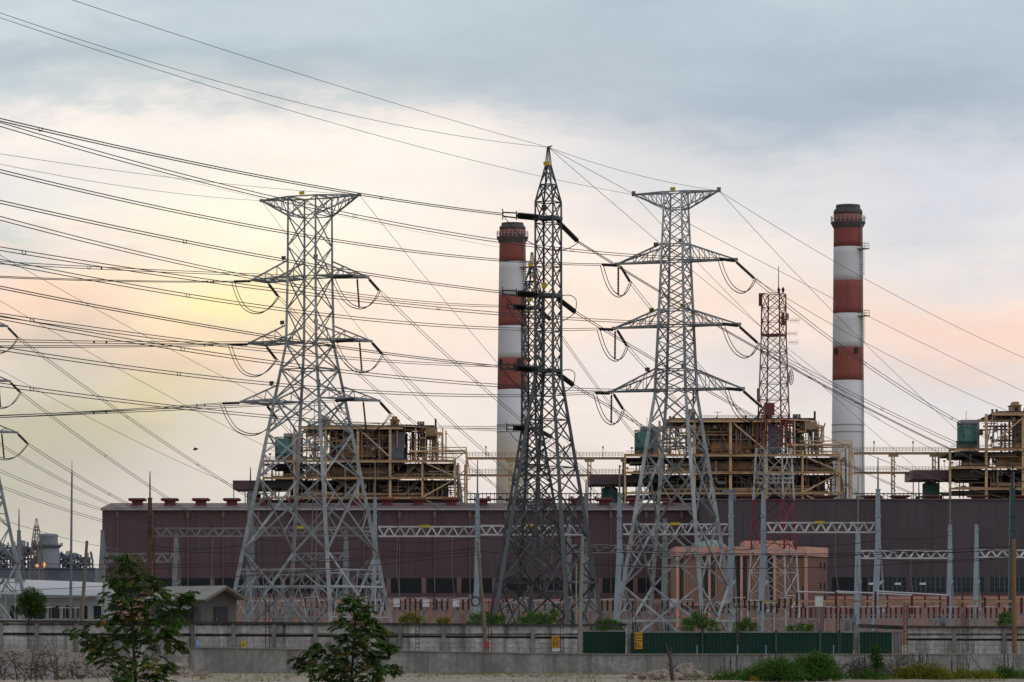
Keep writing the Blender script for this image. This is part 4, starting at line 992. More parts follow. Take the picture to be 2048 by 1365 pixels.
    while q < 1625:
        h = rnd.choice((2,3,3,5,8)); w = rnd.choice((.7,1,2,3)); bx(mb, q-w/2, q+w/2, 835-h, 835, 8, 9.2); q += rnd.uniform(5,14)
    mb.build('roof_stubs', M['deck'], root)
    mb = MB()
    for h in (2.5,5): mb.bar(W(1400,834-h,5), W(1540,834-h,5), .07)
    for i in range(24): mb.bar(W(1400+i*6,834,5), W(1400+i*6,829,5), .07)
    mb.bar(W(1438,834,6), W(1438,821,6), .12); mb.bar(W(1430,822,6), W(1446,822,6), .1)
    mb.build('roof_railing', M['deck'], root)
    # stepped steelwork at the right shoulder
    mb = MB()
    for (xa,ya),(xb,yb),w in (((1562,838),(1634,842),4),((1634,850),(1650,854),5),((1648,852),(1648,884),3.2),((1574,890),(1700,888),4.5),((1574,902),(1676,904),3),((1600,882),(1704,882),3),
                              ((1703,884),(1712,946),3),((1590,842),(1590,905),4),((1612,846),(1612,905),2.5),((1635,868),(1650,850),2.5),((1680,905),(1703,890),3),((1680,946),(1704,925),3),((1680,948),(1712,948),3),((1684,985),(1704,960),3)):
        mb.bar(W(xa,ya,1.2), W(xb,yb,1.2), k(w)*.75)
    mb.build('shoulder_frame', B, root)
    mb = MB(); bx(mb, 1612,1636,843,858, 2.5, 20); bx(mb,1598,1612,860,864,3,18); mb.build('shoulder_panel', BD, root)
    for d in (6, 16):
        mb = MB()
        for (xa,ya),(xb,yb) in (((1562,842),(1650,850)),((1574,890),(1700,888)),((1648,852),(1648,905)),((1703,888),(1703,1003)),((1605,845),(1605,1003))): mb.bar(W(xa,ya,d), W(xb,yb,d), k(3))
        mb.build('shoulder_frame', BD, root)
    mb = MB()
    for i in range(3):
        pts = [W(1676+12*t+i*3, 918+8*i+70*t*t, 3+i*2) for t in (0,.25,.5,.75,1)]; mb.tube(pts, k(2.2), 7)
    mb.build('downcomer_ducts', M['pipe'], root)
    # purple canopy over a green vessel at the foot
    mb = MB(); a, b = W(1180, 968, 3), W(1258, 950, 3); mb.b2(a.x, b.x, D+2, D+20, a.z, b.z); mb.build('canopy', M['hall'], root)
    mb = MB(); a = W(1222, 1006, 10); r = k(16); h = W(0,971,0).z-a.z; mb.lathe((a.x,a.y,a.z-3), [(r,0),(r,h*.9+3),(r*.6,h+3)], 20); mb.build('vessel', M['tank'], root, True)
    mb = MB()
    for px, d in ((1182,2.4),(1207,3),(1254,2.6),(1207,19)): mb.cyl(W(px, 966, d), W(px, 1020, d), k(1), 6)
    mb.build('canopy_posts', M['deck'], root)
    return root
boiler('first boiler house, open beige frame behind the box-armed pylon, most of it rust brown', 527, .895, .967, 905, 11)
boiler('second boiler house, open beige frame behind the pointed-arm pylon and radio mast', 1250, 1.0, 1.0, 902, 12)
boiler('third boiler house with a bright green tank, cut off by the right frame edge', 1900, 1.05, 1.032, 898, 13)

# ---------------------------------------------------------------- conveyor bridges between the boiler houses
def bridge(label, xa, xb, y1, y2, posts, D):
    c = P((xa+xb)/2, YH, D); root = thing('pipe_bridge', label, 'pipe bridge', (c.x, D, 0), 'pipe bridges between the boiler houses')
    for py in (y1, y2):
        mb = MB(); mb.pbox(xa, xb, py-1.8, py+1.8, D, 2.4); mb.pbox(xa, xb, py-2.3, py-1.5, D, 3, -.3); mb.build('walkway_girder', M['beige'], root)
        mb = MB(); q = xa
        for dd in (-.2,2.5):
            for h in (3.2,6,9): mb.bar(P(xa,py-3-h,D+dd), P(xb,py-3-h,D+dd), .08)
        while q < xb: mb.bar(P(q,py-3,D-.2), P(q,py-12,D-.2), .09); q += 6.5
        mb.build('railing', M['beige_dim'], root)
    for i, px in enumerate(posts):
        mb = MB(); mb.pbox(px-1.5, px+1.5, y1+2.4, 1018, D, .6, .4); mb.pbox(px+5, px+7, y1+2.4, 1018, D, .5, 1.6)
        for py in range(int(y1)+12, 1000, 14): mb.bar(P(px,py,D+.8), P(px+7,py+7,D+2), .18)
        mb.box(P(px+3,y1+4,D+1), (2.2,1.6,.7)); mb.build('trestle', M['beige'], root)
    mb = MB(); mb.pbox(xa, xb, 985, 987, D, .4, 6); mb.pbox(xa, xb, 996, 999, D, .6, 6); q = xa
    while q < xb:
        mb.pbox(q, q+1.2, 984, 1018, D, .3, 6)
        if int(q) % 3 == 0: mb.pbox(q+2, q+7, 991, 999, D, .5, 6.4)
        q += 8
    mb.build('pipe_rack', M['steelblue'], root)
    mb = MB()
    for px in range(int(xa)+40, int(xb), 78): mb.bar(P(px,y1-3,D), P(px,y1-22,D), .12); mb.box(P(px,y1-22,D), (.3,.3,.6))
    mb.build('lamp_posts', M['deck'], root)
bridge('beige two level pipe bridge between the first and second boiler houses', 932, 1249, 917, 951, (1018,1176), 917)
bridge('beige two level pipe bridge between the second and third boiler houses', 1708, 1899, 907, 946, (1784,1866), 915)

# ---------------------------------------------------------------- substation gantries
def column(label, px, top, rod, D, m='gantry', w=10, spread=20, rodw=.06, merge=1095, group='substation gantry columns'):
    c = P(px, YH, D); root = thing('gantry_column', label, 'gantry column', (c.x, D, 0), group)
    k = lambda q: S(q, D); zt = Zp(top, D); zm = Zp(merge, D)
    mb = MB(); a = Vector((c.x-k(spread*.42), D-1.5, 0)); 
    mb.bar(a, Vector((c.x,D,zm)), k(w)*1.3, k(w)*1.1); mb.bar(Vector((c.x,D,zm)), Vector((c.x,D,zt)), k(w)*1.1, k(w)*.82)
    mb.build('leg', M[m], root)
    mb = MB(); b = Vector((c.x+k(spread*.85), D+3.6, 0)); t = Vector((c.x+k(w*.45), D+.5, zm+1.2)); mb.bar(b, t, k(w)*.45, k(w)*.3); mb.build('leg', M[m], root)
    mb = MB()
    for f in (.1,.36,.62,.85): p, q = a.lerp(Vector((c.x,D,zm)), f), b.lerp(t, f); mb.bar(p, q, k(4.2), d=.25)
    for q in (1033,1060): 
        if Zp(q,D) < zt: mb.box((c.x,D,Zp(q,D)), (k(w)*1.25,k(w)*1.25,.18))
    mb.box((c.x,D,zt+.06), (k(w)*1.05,k(w)*1.05,.16))
    mb.build('rung', M[m], root)
    if rod:
        mb = MB(); p = Vector((c.x,D,zt)); mb.tube([p, Vector((c.x,D,Zp(rod+ (top-rod)*.35,D))), Vector((c.x,D,Zp(rod,D)))], [rodw*2,rodw*1.5,rodw], 6); mb.build('lightning_rod', M['black'] if m != 'gantry' else M['gantry_dim'], root)
    return root
def beam(label, xa, xb, ya, yb, D, m='truss', n=None, sign=None, group='lattice beams of the substation'):
    c = P((xa+xb)/2, YH, D); n = n or max(4, int((xb-xa)/21)); wd = S(yb-ya, D)*.9; z0, z1 = Zp(yb, D), Zp(ya, D)
    root = thing('lattice_beam', label, 'lattice beam', (c.x, D, z0), group)
    x0, x1 = (xa-1024)/F*D, (xb-1024)/F*D; t = S(2.9, D)
    mb = MB()
    for yy in (-wd/2, wd/2):
        for z in (z0, z1): mb.bar((x0,D+yy,z), (x1,D+yy,z), t)
    mb.build('chord', M[m], root)
    mb = MB(); q = S(2.4, D)
    for i in range(n):
        a, b, mid = x0+(x1-x0)*i/n, x0+(x1-x0)*(i+1)/n, x0+(x1-x0)*(i+.5)/n
        for yy in (-wd/2, wd/2): mb.bar((a,D+yy,z1), (mid,D+yy,z0), q); mb.bar((mid,D+yy,z0), (b,D+yy,z1), q)
        for z in (z0, z1): mb.bar((a,D-wd/2,z), (b,D+wd/2,z), q*.7)
    mb.build('web', M[m], root)
    if sign:
        mb = MB(); X = (sign-1024)/F*D; mb.box((X,D-wd/2-.15,z1+.05), (S(20,D),.06,S(5,D))); mb.build('number_plate', M['yellow'], root)
column('rusty orange gantry column with a long rod behind the bushy sapling', 300, 998, 943, 560, 'gantry_rust', 9, 20)
column('dull grey gantry column seen through the box-armed pylon', 501, 985, 935, 575, 'gantry_dim', 12, 14)
column('blue grey gantry column just right of the box-armed pylon', 750, 997, 925, 565, 'gantry', 7.5, 16)
column('blue grey gantry column with the coiled cable pole before it', 955, 990, 920, 555, 'gantry', 9, 10)
column('dark grey gantry column right of the dark spire pylon, behind the concrete pole', 1172, 990, 960, 550, 'gantry_dim', 9, 14)
column('pale blue grey gantry column at the outer foot of the pointed-arm pylon', 1239, 990, 930, 500, 'gantry', 9.5, 22)
column('blue grey gantry column with a stub bracket on its head, before the office block', 1462, 990, None, 500, 'gantry', 9.5, 22)
column('blue grey gantry column standing before the red and white radio mast', 1527, 985, 860, 495, 'gantry', 9.5, 24)
column('tall blue grey gantry column with a thin rod in front of the window band', 1756, 981, 915, 490, 'gantry', 9.5, 28)
column('dark green gantry column beside the timber pole near the right edge', 2025, 978, 930, 480, 'gantry_green', 12, 12)
column('slim grey gantry column at the outer end of the brown hall', 205, 1062, None, 720, 'gantry_dim', 8, 26)
column('slim grey column with a rod left of the cylindrical refinery vessel', 38, 1063, 1018, 650, 'gantry_dim', 8, 18)
column('slim pale gantry column left of the small house roof', 352, 1068, None, 700, 'gantry_dim', 8, 14)
column('leaning dull gantry column behind the box-armed pylon legs', 692, 1062, None, 700, 'gantry_dim', 8, 10)
column('dull gantry column behind the legs of the dark spire pylon', 1138, 1035, 990, 640, 'gantry_dim', 8, 8)
column('short pale gantry column carrying the rear beam, nearest the office block', 1716, 1060, 940, 640, 'gantry', 9, 14)
column('short pale gantry column with a rod under the third boiler house canopy', 1900, 1052, 985, 640, 'gantry', 7.5, 16)
column('short pale gantry column without a rod near the right timber pole', 1953, 1051, None, 640, 'gantry', 7.5, 16)
column('dull column with a rod behind the pointed-arm pylon legs', 1330, 1040, None, 620, 'gantry_dim', 9, 12)
mb = MB(); c0 = P(1459, 985, 500)
mb.box(c0+Vector((0,0,.1)), (S(26,500),.8,S(7,500))); mb.box(c0+Vector((S(10,500),0,-.7)), (S(6,500),.5,S(12,500)))
tag(mb.build('junction_head', M['gantry_dim']), 'dark bracket box capping the gantry column before the office block', 'bracket')
beam('dull lattice beam from the rusty column to the box-armed pylon', 310, 497, 1057, 1073, 562, 'truss_dim')
beam('dull lattice beam crossing behind the box-armed pylon legs with a yellow plate', 507, 743, 1056, 1072, 570, 'truss_dim', None, 600)
beam('pale lattice beam with a yellow plate between pylon foot and coiled cable pole', 757, 949, 1054, 1073, 560, 'truss', None, 850)
beam('pale lattice beam with a yellow plate behind the dark spire pylon', 961, 1166, 1052, 1070, 552, 'truss', None, 1062)
beam('bright lattice beam with a yellow plate behind the pointed-arm pylon', 1246, 1455, 1049, 1069, 500, 'truss', None, 1350)
beam('bright lattice beam with a yellow plate in front of the slate purple hall', 1534, 1749, 1046, 1065, 492, 'truss', None, 1639)
beam('dull short lattice beam above the green sapling leaves', 211, 347, 1108, 1124, 710, 'truss_dim')
beam('faint lattice beam low behind the box-armed pylon', 588, 688, 1107, 1121, 700, 'truss_dim')
beam('dull lattice beam low behind the dark spire pylon', 1143, 1325, 1091, 1105, 630, 'truss_dim')
beam('bright lattice beam low in front of the window band', 1722, 1894, 1102, 1117, 640, 'truss')
beam('bright lattice beam running out of frame behind the timber pole', 1959, 2120, 1101, 1115, 640, 'truss')
# ---------------------------------------------------------------- switchyard equipment behind the wall
def switchyard():
    rnd = random.Random(5)
    place = [(q, 'yard') for q in (505,548,590,632,674,716,812,868,915,985,1030,1075,1120,1195,1262,1310,1372,1425,1490,1560)]
    lm = ['the box-armed pylon','the dark spire pylon','the pointed-arm pylon','the office block']
    # disconnect switches: two legs, a cross channel, three post insulators with a blade
    def switch(px, D, top, label, group, cm, n=3, w=26):
        c = P(px, YH, D); root = thing('disconnect_switch', label, 'switch', (c.x, D, 0), group); k = lambda q: S(q, D)
        zt = Zp(top, D); zf = zt-1.3
        for s_ in (-1,1):
            mb = MB(); mb.bar((c.x+s_*k(w*.34),D,0), (c.x+s_*k(w*.34),D,zf-.12), .22); mb.build('leg', M['equip'], root)
        mb = MB(); mb.box((c.x,D,zf), (k(w),.3,.22)); mb.build('cross_channel', M['equip'], root)
        for i in range(n):
            X = c.x+k(w)*(-.42+.84*i/max(1,n-1)); mb = MB(); p = Vector((X,D,zf+.11)); mb.tube([p+Vector((0,0,1.15*j/12)) for j in range(13)], [.14 if j % 2 else .09 for j in range(13)], 8); mb.build('post_insulator', M[cm], root)
        mb = MB(); mb.bar((c.x-k(w)*.45,D,zt), (c.x+k(w)*.45,D,zt+rnd.uniform(-.05,.15)), .08); mb.build('blade', M['truss'], root)
    i = 0
    for px, D, top, cm in [(q, 440, 1203, 'greyins') for q in (507,537,567,597)]+[(q, 430, 1198, 'black') for q in (800,842,884,926)]+[(q,425,1200,'black') for q in (1215,1255,1295,1335,1375,1415)]+[(q,420,1214,'redins') for q in (1592,1622,1662,1692,1732,1762,1792,1830,1868,1906,1944,1982,2020)]+[(q,450,1216,'black') for q in (100,128,156)]:
        where = 'box-armed pylon' if px < 640 else 'white cabinets' if px < 1000 else 'pointed-arm pylon' if px < 1500 else 'green fence'
        if px < 200: where = 'refinery warehouse'
        idx = {'box-armed pylon': i, 'white cabinets': i-4, 'pointed-arm pylon': i-8, 'green fence': i-14, 'refinery warehouse': i-27}[where]
        ins = {'greyins':'grey','black':'black','redins':'dark red'}[cm]
        switch(px, D, top, f'low switch with {ins} insulators by the {where}, {ORD[idx]} in its row', 'disconnect switches in the yard', cm); i += 1
    for j, (px, where, cm, n_) in enumerate([(q, 'box-armed pylon', 'black', 4+a) for a, q in enumerate((622,655,690,725,758))]+[(q, 'dark spire pylon', 'greyins', a) for a, q in enumerate((1022,1052,1082,1112,1142,1176))]+[(q, 'office block', 'black', a) for a, q in enumerate((1445,1478,1510,1542,1570))]):
        switch(px, 455, 1196+(j % 3)*5, f"low switch with {'black' if cm == 'black' else 'grey'} insulators by the {where}, {ORD[n_]} in its row", 'disconnect switches in the yard', cm, 3, 28)
    # tall red bushings carrying the white bus pipes
    for j, (px, top) in enumerate(((1594,1185),(1672,1184),(1751,1183),(1824,1192),(1896,1192),(1970,1195),(2043,1195))):
        D = 430; c = P(px, YH, D); root = thing('post_insulator', f'tall dark red bushing on a thin grey stand, {ORD[j]} from the office block', 'insulator', (c.x, D, 0), 'tall red bushings of the bus')
        mb = MB(); mb.bar((c.x,D,0), (c.x,D,Zp(1228,D)), .2); mb.build('stand', M['equip'], root)
        mb = MB(); p = Vector((c.x,D,Zp(1228,D))); h = Zp(top,D)-p.z; mb.tube([p+Vector((0,0,h*q/24)) for q in range(25)], [.17 if q % 2 else .11 for q in range(25)], 8); mb.build('porcelain', M['redins'], root)
    for j, (a, b) in enumerate((((1594,1184),(1712,1187)),((1672,1183),(1824,1191)),((1751,1183),(1896,1191)))):
        mb = MB(); mb.cyl(P(*a,430), P(*b,430), .085, 8); tag(mb.build('bus_pipe', M['truss']), f'white bus pipe on red bushings, {ORD[j]} from the office block', 'bus pipe', 'bus pipes')
    mb = MB(); mb.pbox(1480,2100,1201,1205,455,.5)
    for px in range(1500,2100,75): mb.pbox(px-1,px+1,1205,1270,455,.3)
    tag(mb.build('cable_tray', M['beige_dim']), 'brown cable tray running level behind the green fence', 'cable tray')
    mb = MB(); mb.pbox(210,1000,1195,1196.5,470,.2); mb.pbox(210,1000,1212,1213.2,470,.2)
    for px in range(210,1000,28): mb.pbox(px-.6,px+.6,1195,1275,470,.2)
    tag(mb.build('mesh_fence', M['equip']), 'thin grey rail fence behind the box-armed pylon feet', 'fence')
    mb = MB(); mb.pbox(1650,2080,1229.5,1231.2,380,.2)
    for px in range(1660,2080,36): mb.pbox(px-.7,px+.7,1231,1275,380,.2)
    tag(mb.build('mesh_fence', M['equip']), 'pale rail fence among the red insulator switches', 'fence')
    mb = MB(); mb.pbox(1010,1480,1206,1207.5,465,.2)
    for px in range(1010,1480,26): mb.pbox(px-.6,px+.6,1206,1275,465,.2)
    tag(mb.build('mesh_fence', M['equip']), 'thin grey rail fence under the pointed-arm pylon', 'fence')
    for j, (px, py, w, h) in enumerate(((793,1207,13,15),(852,1207,13,15),(912,1207,13,15),(1347,1207,15,16),(1638,1204,16,20))):
        D = 410; c = P(px, YH, D); z1 = Zp(py-h/2, D); z0 = Zp(py+h/2, D); ww = S(w, D)
        where = ('nearest the box-armed pylon','in the middle of the three','beside the pole with coiled cable','under the pointed-arm pylon','in front of the office block corner')[j]
        root = thing('control_cabinet', f'white control cabinet on a thin post, {where}', 'cabinet', (c.x, D, 0), 'white cabinets in the switchyard')
        mb = MB(); mb.box((c.x,D,(z0+z1)/2), (ww,.4,z1-z0)); mb.box((c.x,D,z1+.03), (ww*1.12,.5,.06)); mb.build('case', M['white'], root)
        mb = MB(); mb.bar((c.x,D,0), (c.x,D,z0-.02), .14); mb.bar((c.x-ww*.3,D+.1,0), (c.x-ww*.3,D+.1,z0-.02), .08); mb.build('post', M['equip'], root)
        mb = MB(); mb.box((c.x,D-.215,(z0+z1)/2), (ww*.82,.02,(z1-z0)*.84)); dd = mb.build('door', M['white'], root)
        mb = MB(); mb.box((c.x+ww*.3,D-.25,(z0+z1)/2), (.05,.05,.2)); mb.build('handle', M['equip'], dd)
    # slender posts with dropper insulators
    j = 0
    for px, top, D in [(q, t, 500) for q, t in ((440,1196),(548,1176),(628,1182),(820,1188),(868,1184),(940,1190),(1012,1180),(1060,1182),(1190,1176),(1290,1186),(1405,1178),(1500,1182))]:
        c = P(px, YH, D); where = ('left of the box-armed pylon','inside the box-armed pylon','under the box-armed pylon','before the first white cabinets','between two white cabinets','by the coiled cable pole','under the dark spire pylon','behind the dark spire pylon','beside the concrete pole','left under the pointed-arm pylon','right under the pointed-arm pylon','before the office block windows')[j]
        root = thing('surge_arrester', f'slim grey surge arrester on a post {where}', 'arrester', (c.x, D, 0), 'surge arresters in the yard'); j += 1
        mb = MB(); mb.bar((c.x,D,0), (c.x,D,Zp(1222,D)), .22, .16); mb.build('post', M['equip'], root)
        mb = MB(); p = Vector((c.x,D,Zp(1222,D))); h = Zp(top,D)-p.z; mb.tube([p+Vector((0,0,h*q/20)) for q in range(21)], [.17 if q % 2 else .1 for q in range(21)], 8); mb.build('porcelain', M['black' if j % 3 else 'greyins'], root)
    for j, px in enumerate((1606,1650,1690,1735,1775,1850,1880,1925,1965,1998)):
        D = 520; c = P(px, YH, D); top = 1172+(j*7) % 19
        root = thing('surge_arrester', f'slim surge arrester in front of the slate purple hall, {ORD[j]} from the office block', 'arrester', (c.x, D, 0), 'surge arresters in the yard')
        mb = MB(); mb.bar((c.x,D,0), (c.x,D,Zp(1216,D)), .2, .15); mb.build('post', M['equip'], root)
        mb = MB(); p = Vector((c.x,D,Zp(1216,D))); h = Zp(top,D)-p.z; mb.tube([p+Vector((0,0,h*q/20)) for q in range(21)], [.15 if q % 2 else .09 for q in range(21)], 8); mb.build('porcelain', M['redins' if j % 3 else 'black'], root)
    # dark transformer tanks low behind the wall
    for j, px in enumerate((560,625,1010,1270,1330,1700,1880)):
        D = 520; c = P(px, YH, D); where = ('left under the box-armed pylon','right under the box-armed pylon','behind the dark spire pylon','at the near foot of the pointed-arm pylon','in the middle under the pointed-arm pylon','behind the tall red bushings','under the short pale columns')[j]
        root = thing('transformer', f'squat dark grey transformer {where}', 'transformer', (c.x, D, 0), 'transformers low in the yard')
        zt = Zp(1232, D); w = S(22, D); mb = MB(); mb.box((c.x,D,zt/2), (w,2.2,zt)); mb.build('tank', M['gantry_dim'], root)
        mb = MB()
        for q in range(6): mb.box((c.x-w*.42+w*.84*q/5,D-1.35,zt*.45), (.1,.45,zt*.7))
        mb.build('cooling_fins', M['equip'], root)
        for q in (-.3,0,.3):
            mb = MB(); p = Vector((c.x+w*q,D,zt)); mb.tube([p+Vector((0,0,.9*t_/8)) for t_ in range(9)], [.13 if t_ % 2 else .08 for t_ in range(9)], 7); mb.build('bushing', M['redins'], root)
switchyard()

# ---------------------------------------------------------------- distant refinery and pale warehouse at the left
def refinery():
    D = 1150; rnd = random.Random(3); c = P(97, YH, D)
    root = thing('vessel_stack', 'blue grey cylindrical refinery vessel with a gallery near its top', 'vessel', (c.x, D, 0))
    z = lambda p: Zp(p, D); k = lambda q: S(q, D)
    mb = MB(); r = k(22.5)
    mb.lathe((c.x,D,0), [(r,0),(r,z(1103)),(r*.93,z(1098)),(r*.85,z(1090)),(r*.82,z(1075)),(r*.86,z(1073)),(r*.86,z(1070)),(r*.7,z(1068))], 32); mb.build('shell', M['stack'], root, True)
    mb = MB(); rr = k(28); mb.lathe((c.x,D,z(1092)), [(r*.8,-1.2),(rr,0),(rr,.3),(r*.8,.3)], 24)
    for q in range(18): t = 2*math.pi*q/18; mb.bar((c.x+rr*math.cos(t),D+rr*math.sin(t),z(1092)), (c.x+rr*math.cos(t),D+rr*math.sin(t),z(1086)), .18)
    mb.build('gallery', M['steelblue'], root)
    for j, (xa, xb, ya, num, lab) in enumerate(((-60,72,1092,120,'tangle of blue grey refinery steelwork left of the cylindrical vessel'),(118,178,1112,70,'open blue grey refinery rack right of the cylindrical vessel'))):
        cc = P((xa+xb)/2, YH, D+8); o = thing('refinery_rack', lab, 'refinery unit', (cc.x, D+8, 0)); d0 = D+2
        W = lambda px, py, d: Vector(((px-1024)/F*D, d0+d, Zp(py, D)))
        for px in range(int(xa), int(xb)+1, 12):
            mb = MB(); top = ya+(0 if (px//12) % 3 else -6)+rnd.uniform(0,6); mb.bar(W(px,1170,0), W(px,top,0), .5); mb.bar(W(px,1170,8), W(px,top,8), .5); mb.build('column', M['steelblue'], o)
        mb = MB()
        for py in range(int(ya)+4, 1160, 11): mb.bar(W(xa,py,0), W(xb,py,0), .5); mb.bar(W(xa,py,8), W(xb,py,8), .4)
        mb.build('beam', M['steelblue'], o)
        mb = MB()
        for i in range(num):
            px, py, d = rnd.uniform(xa,xb), rnd.uniform(ya,1160), rnd.uniform(0,9); q = rnd.random()
            if q < .35: mb.bar(W(px,py,d), W(min(xb,px+rnd.uniform(6,26)),py,d), rnd.uniform(.3,.8))
            elif q < .65: mb.bar(W(px,py,d), W(px,min(1168,py+rnd.uniform(5,24)),d), rnd.uniform(.3,.9))
            else: mb.box(W(px,py,d), (rnd.uniform(.8,2.5),1.5,rnd.uniform(.8,2.2)))
        mb.build('pipework', M['steelblue'], o)
        mb = MB()
        for i in range(num//8): px = rnd.uniform(xa,xb); mb.cyl(W(px,ya+2,rnd.uniform(0,8)), W(px,ya-rnd.uniform(2,10),4), rnd.uniform(.2,.7), 6)
        mb.build('vent_pipes', M['stack'], o)
    for j, (px, py) in enumerate(((75,1131),(88,1129))):
        m, t, b = nt('sodium_lamp_glow' + ('' if j == 0 else '_pale')); b.inputs['Emission Color'].default_value = (1,.42,.12,1); b.inputs['Emission Strength'].default_value = 1.2; b.inputs['Base Color'].default_value = (.8,.4,.1,1)
        mb = MB(); p = P(px, py, D-8); mb.tube([p+Vector((0,0,-.5)), p, p+Vector((0,0,.5))], [.25,.55,.2], 8); mb.bar(p+Vector((0,0,-.5)), Vector((p.x,p.y,0)), .2)
        tag(mb.build('street_lamp', m), ('lit orange lamp to the left of the refinery vessel foot','lit orange lamp right at the refinery vessel front')[j], 'lamp', 'lit refinery lamps')
    mb = MB(); mb.pbox(-80,190,1138,1200,1060,30); mb.pbox(-80,190,1136,1137.8,1060,31,-.5)
    tag(mb.build('pipe_hall', M['steelblue']), 'long low dark blue plant building behind the pale warehouse roof', 'building')
    Dw = 640; X = lambda px, d=Dw: (px-1024)/F*d
    cw = P(60, YH, Dw); root = thing('warehouse', 'pale warehouse with a broad low roof below the refinery', 'warehouse', (cw.x, Dw, 0))
    mb = MB(); mb.b2(X(-120), X(196), Dw, Dw+30, 0, Zp(1190,Dw)); mb.build('wall', M['wallwhite'], root)
    mb = MB(); z0, z1 = Zp(1190,Dw), Zp(1158,Dw+14)
    xs = [X(-122)+(X(198)-X(-122))*i/12 for i in range(13)]
    vs = []
    for i, x_ in enumerate(xs):
        sag = -(i/12)**2*.7
        vs += [(x_,Dw-.6,z0+.05+sag*.3),(x_,Dw+4,z0+(z1-z0)*.55+sag),(x_,Dw+14,z1+sag),(x_,Dw+30.5,z0+.05)]
    fs = [(4*i+j,4*i+4+j,4*i+5+j,4*i+1+j) for i in range(12) for j in range(3)]+[(0,1,2,3),(48,51,50,49)]
    fs += [(4*i,4*i+3,4*i+7,4*i+4) for i in range(12)]
    mb.add(vs, fs); mb.build('roof', M['roofwhite'], root)
    mb = MB(); mb.b2(X(-120), X(196), Dw-1.4, Dw-.7, Zp(1196,Dw), Zp(1192,Dw)); mb.build('gutter', M['equip'], root)
    for px in range(20,196,28):
        mb = MB(); mb.pbox(px, px+15, 1212, 1238, Dw, .1, -.14); mb.build('window', M['glass'], root)
    mb = MB(); mb.b2(X(-120), X(200), Dw-2.2, Dw-1.45, Zp(1204,Dw), Zp(1202,Dw)); mb.build('cable_rail', M['steelblue'], root)
refinery()

# ---------------------------------------------------------------- ground, walls, fences
def ground():
    mb = MB(); nx = 60; vs = []; fs = []
    xs = [-6000,-2000,-600,-200,-90]+[-60+i*2.5 for i in range(49)]+[90,200,600,2000,6000]
    ys = [-300,-50,40,100]+[110+i*2.0 for i in range(60)]+[245,300,400,600,900,1500,3000,8000]
    for yv in ys:
        for xv in xs:
            z = 0
            if -62 < xv < 62 and 112 < yv < 226: z = .16*noise.noise(Vector((xv*.21,yv*.21,0)))+.05*noise.noise(Vector((xv*.7,yv*.7,3)))
            vs.append((xv,yv,z))
    w = len(xs)
    fs = [(j*w+i,j*w+i+1,(j+1)*w+i+1,(j+1)*w+i) for j in range(len(ys)-1) for i in range(w-1)]
    mb.add(vs, fs); struct(mb.build('ground', M['sand'], None, True))
    # heap of broken concrete and gravel at the left, against the retaining wall end
    mb = MB(); vs = []; n = 56; m_ = 40
    X0, X1, Y0, Y1 = (-140-1024)/F*195, (470-1024)/F*195, 172, 238
    for j in range(m_+1):
        for i in range(n+1):
            u, v = i/n, j/m_; xv, yv = X0+(X1-X0)*u, Y0+(Y1-Y0)*v
            px = 1024+xv*F/yv
            hh = max(0, 1-((px-60)/330)**2) if px > 60 else 1
            env = hh*min(1, v*2.2)*min(1, (1-v)*3+.3)
            z = env*(1.0+.45*noise.noise(Vector((xv*.12,yv*.1,9)))+.22*noise.noise(Vector((xv*.5,yv*.5,2)))+.12*noise.noise(Vector((xv*1.6,yv*1.6,5))))-.12
            vs.append((xv,yv,z))
    w = n+1; mb.add(vs, [(j*w+i,j*w+i+1,(j+1)*w+i+1,(j+1)*w+i) for j in range(m_) for i in range(n)])
    ob = mb.build('terrain', M['rubble'], None, False); struct(ob)
    rnd = random.Random(21); mb = MB()
    for i in range(900):
        t = rnd.random()**.6; px = rnd.uniform(-40,420); D = rnd.uniform(176,230); xv = (px-1024)/F*D
        hh = max(0, 1-((px-60)/330)**2) if px > 60 else 1
        z = hh*.95*min(1,(D-172)/30)+rnd.uniform(-.1,.1); s_ = rnd.choice((.05,.07,.1,.14,.22))*rnd.uniform(.7,1.3)
        rock_into(mb, (xv,D,z), s_, rnd, 5)
    o = mb.build('rubble', M['stone'], None, False); o['kind'] = 'stuff'; tag(o, 'loose gravel and stones scattered over the grey rubble heap', 'rubble')
def rock_into(mb, c, r, rnd, n=7):
    vs = []; fs = []; rows = max(3, n-2); sx, sy, sz = rnd.uniform(.8,1.4), rnd.uniform(.8,1.3), rnd.uniform(.6,.95)
    for j in range(rows):
        ph = math.pi*(j+.5)/rows
        for i in range(n):
            t = 2*math.pi*i/n+j*.4; q = r*rnd.uniform(.78,1.18)
            vs.append((c[0]+q*sx*math.sin(ph)*math.cos(t), c[1]+q*sy*math.sin(ph)*math.sin(t), c[2]+q*sz*math.cos(ph)))
    for j in range(rows-1):
        for i in range(n): fs.append((j*n+i,(j+1)*n+i,(j+1)*n+(i+1)%n,j*n+(i+1)%n))
    fs += [tuple(range(n)), tuple(range(rows*n-1,(rows-1)*n-1,-1))]
    mb.add(vs, fs)
ground()
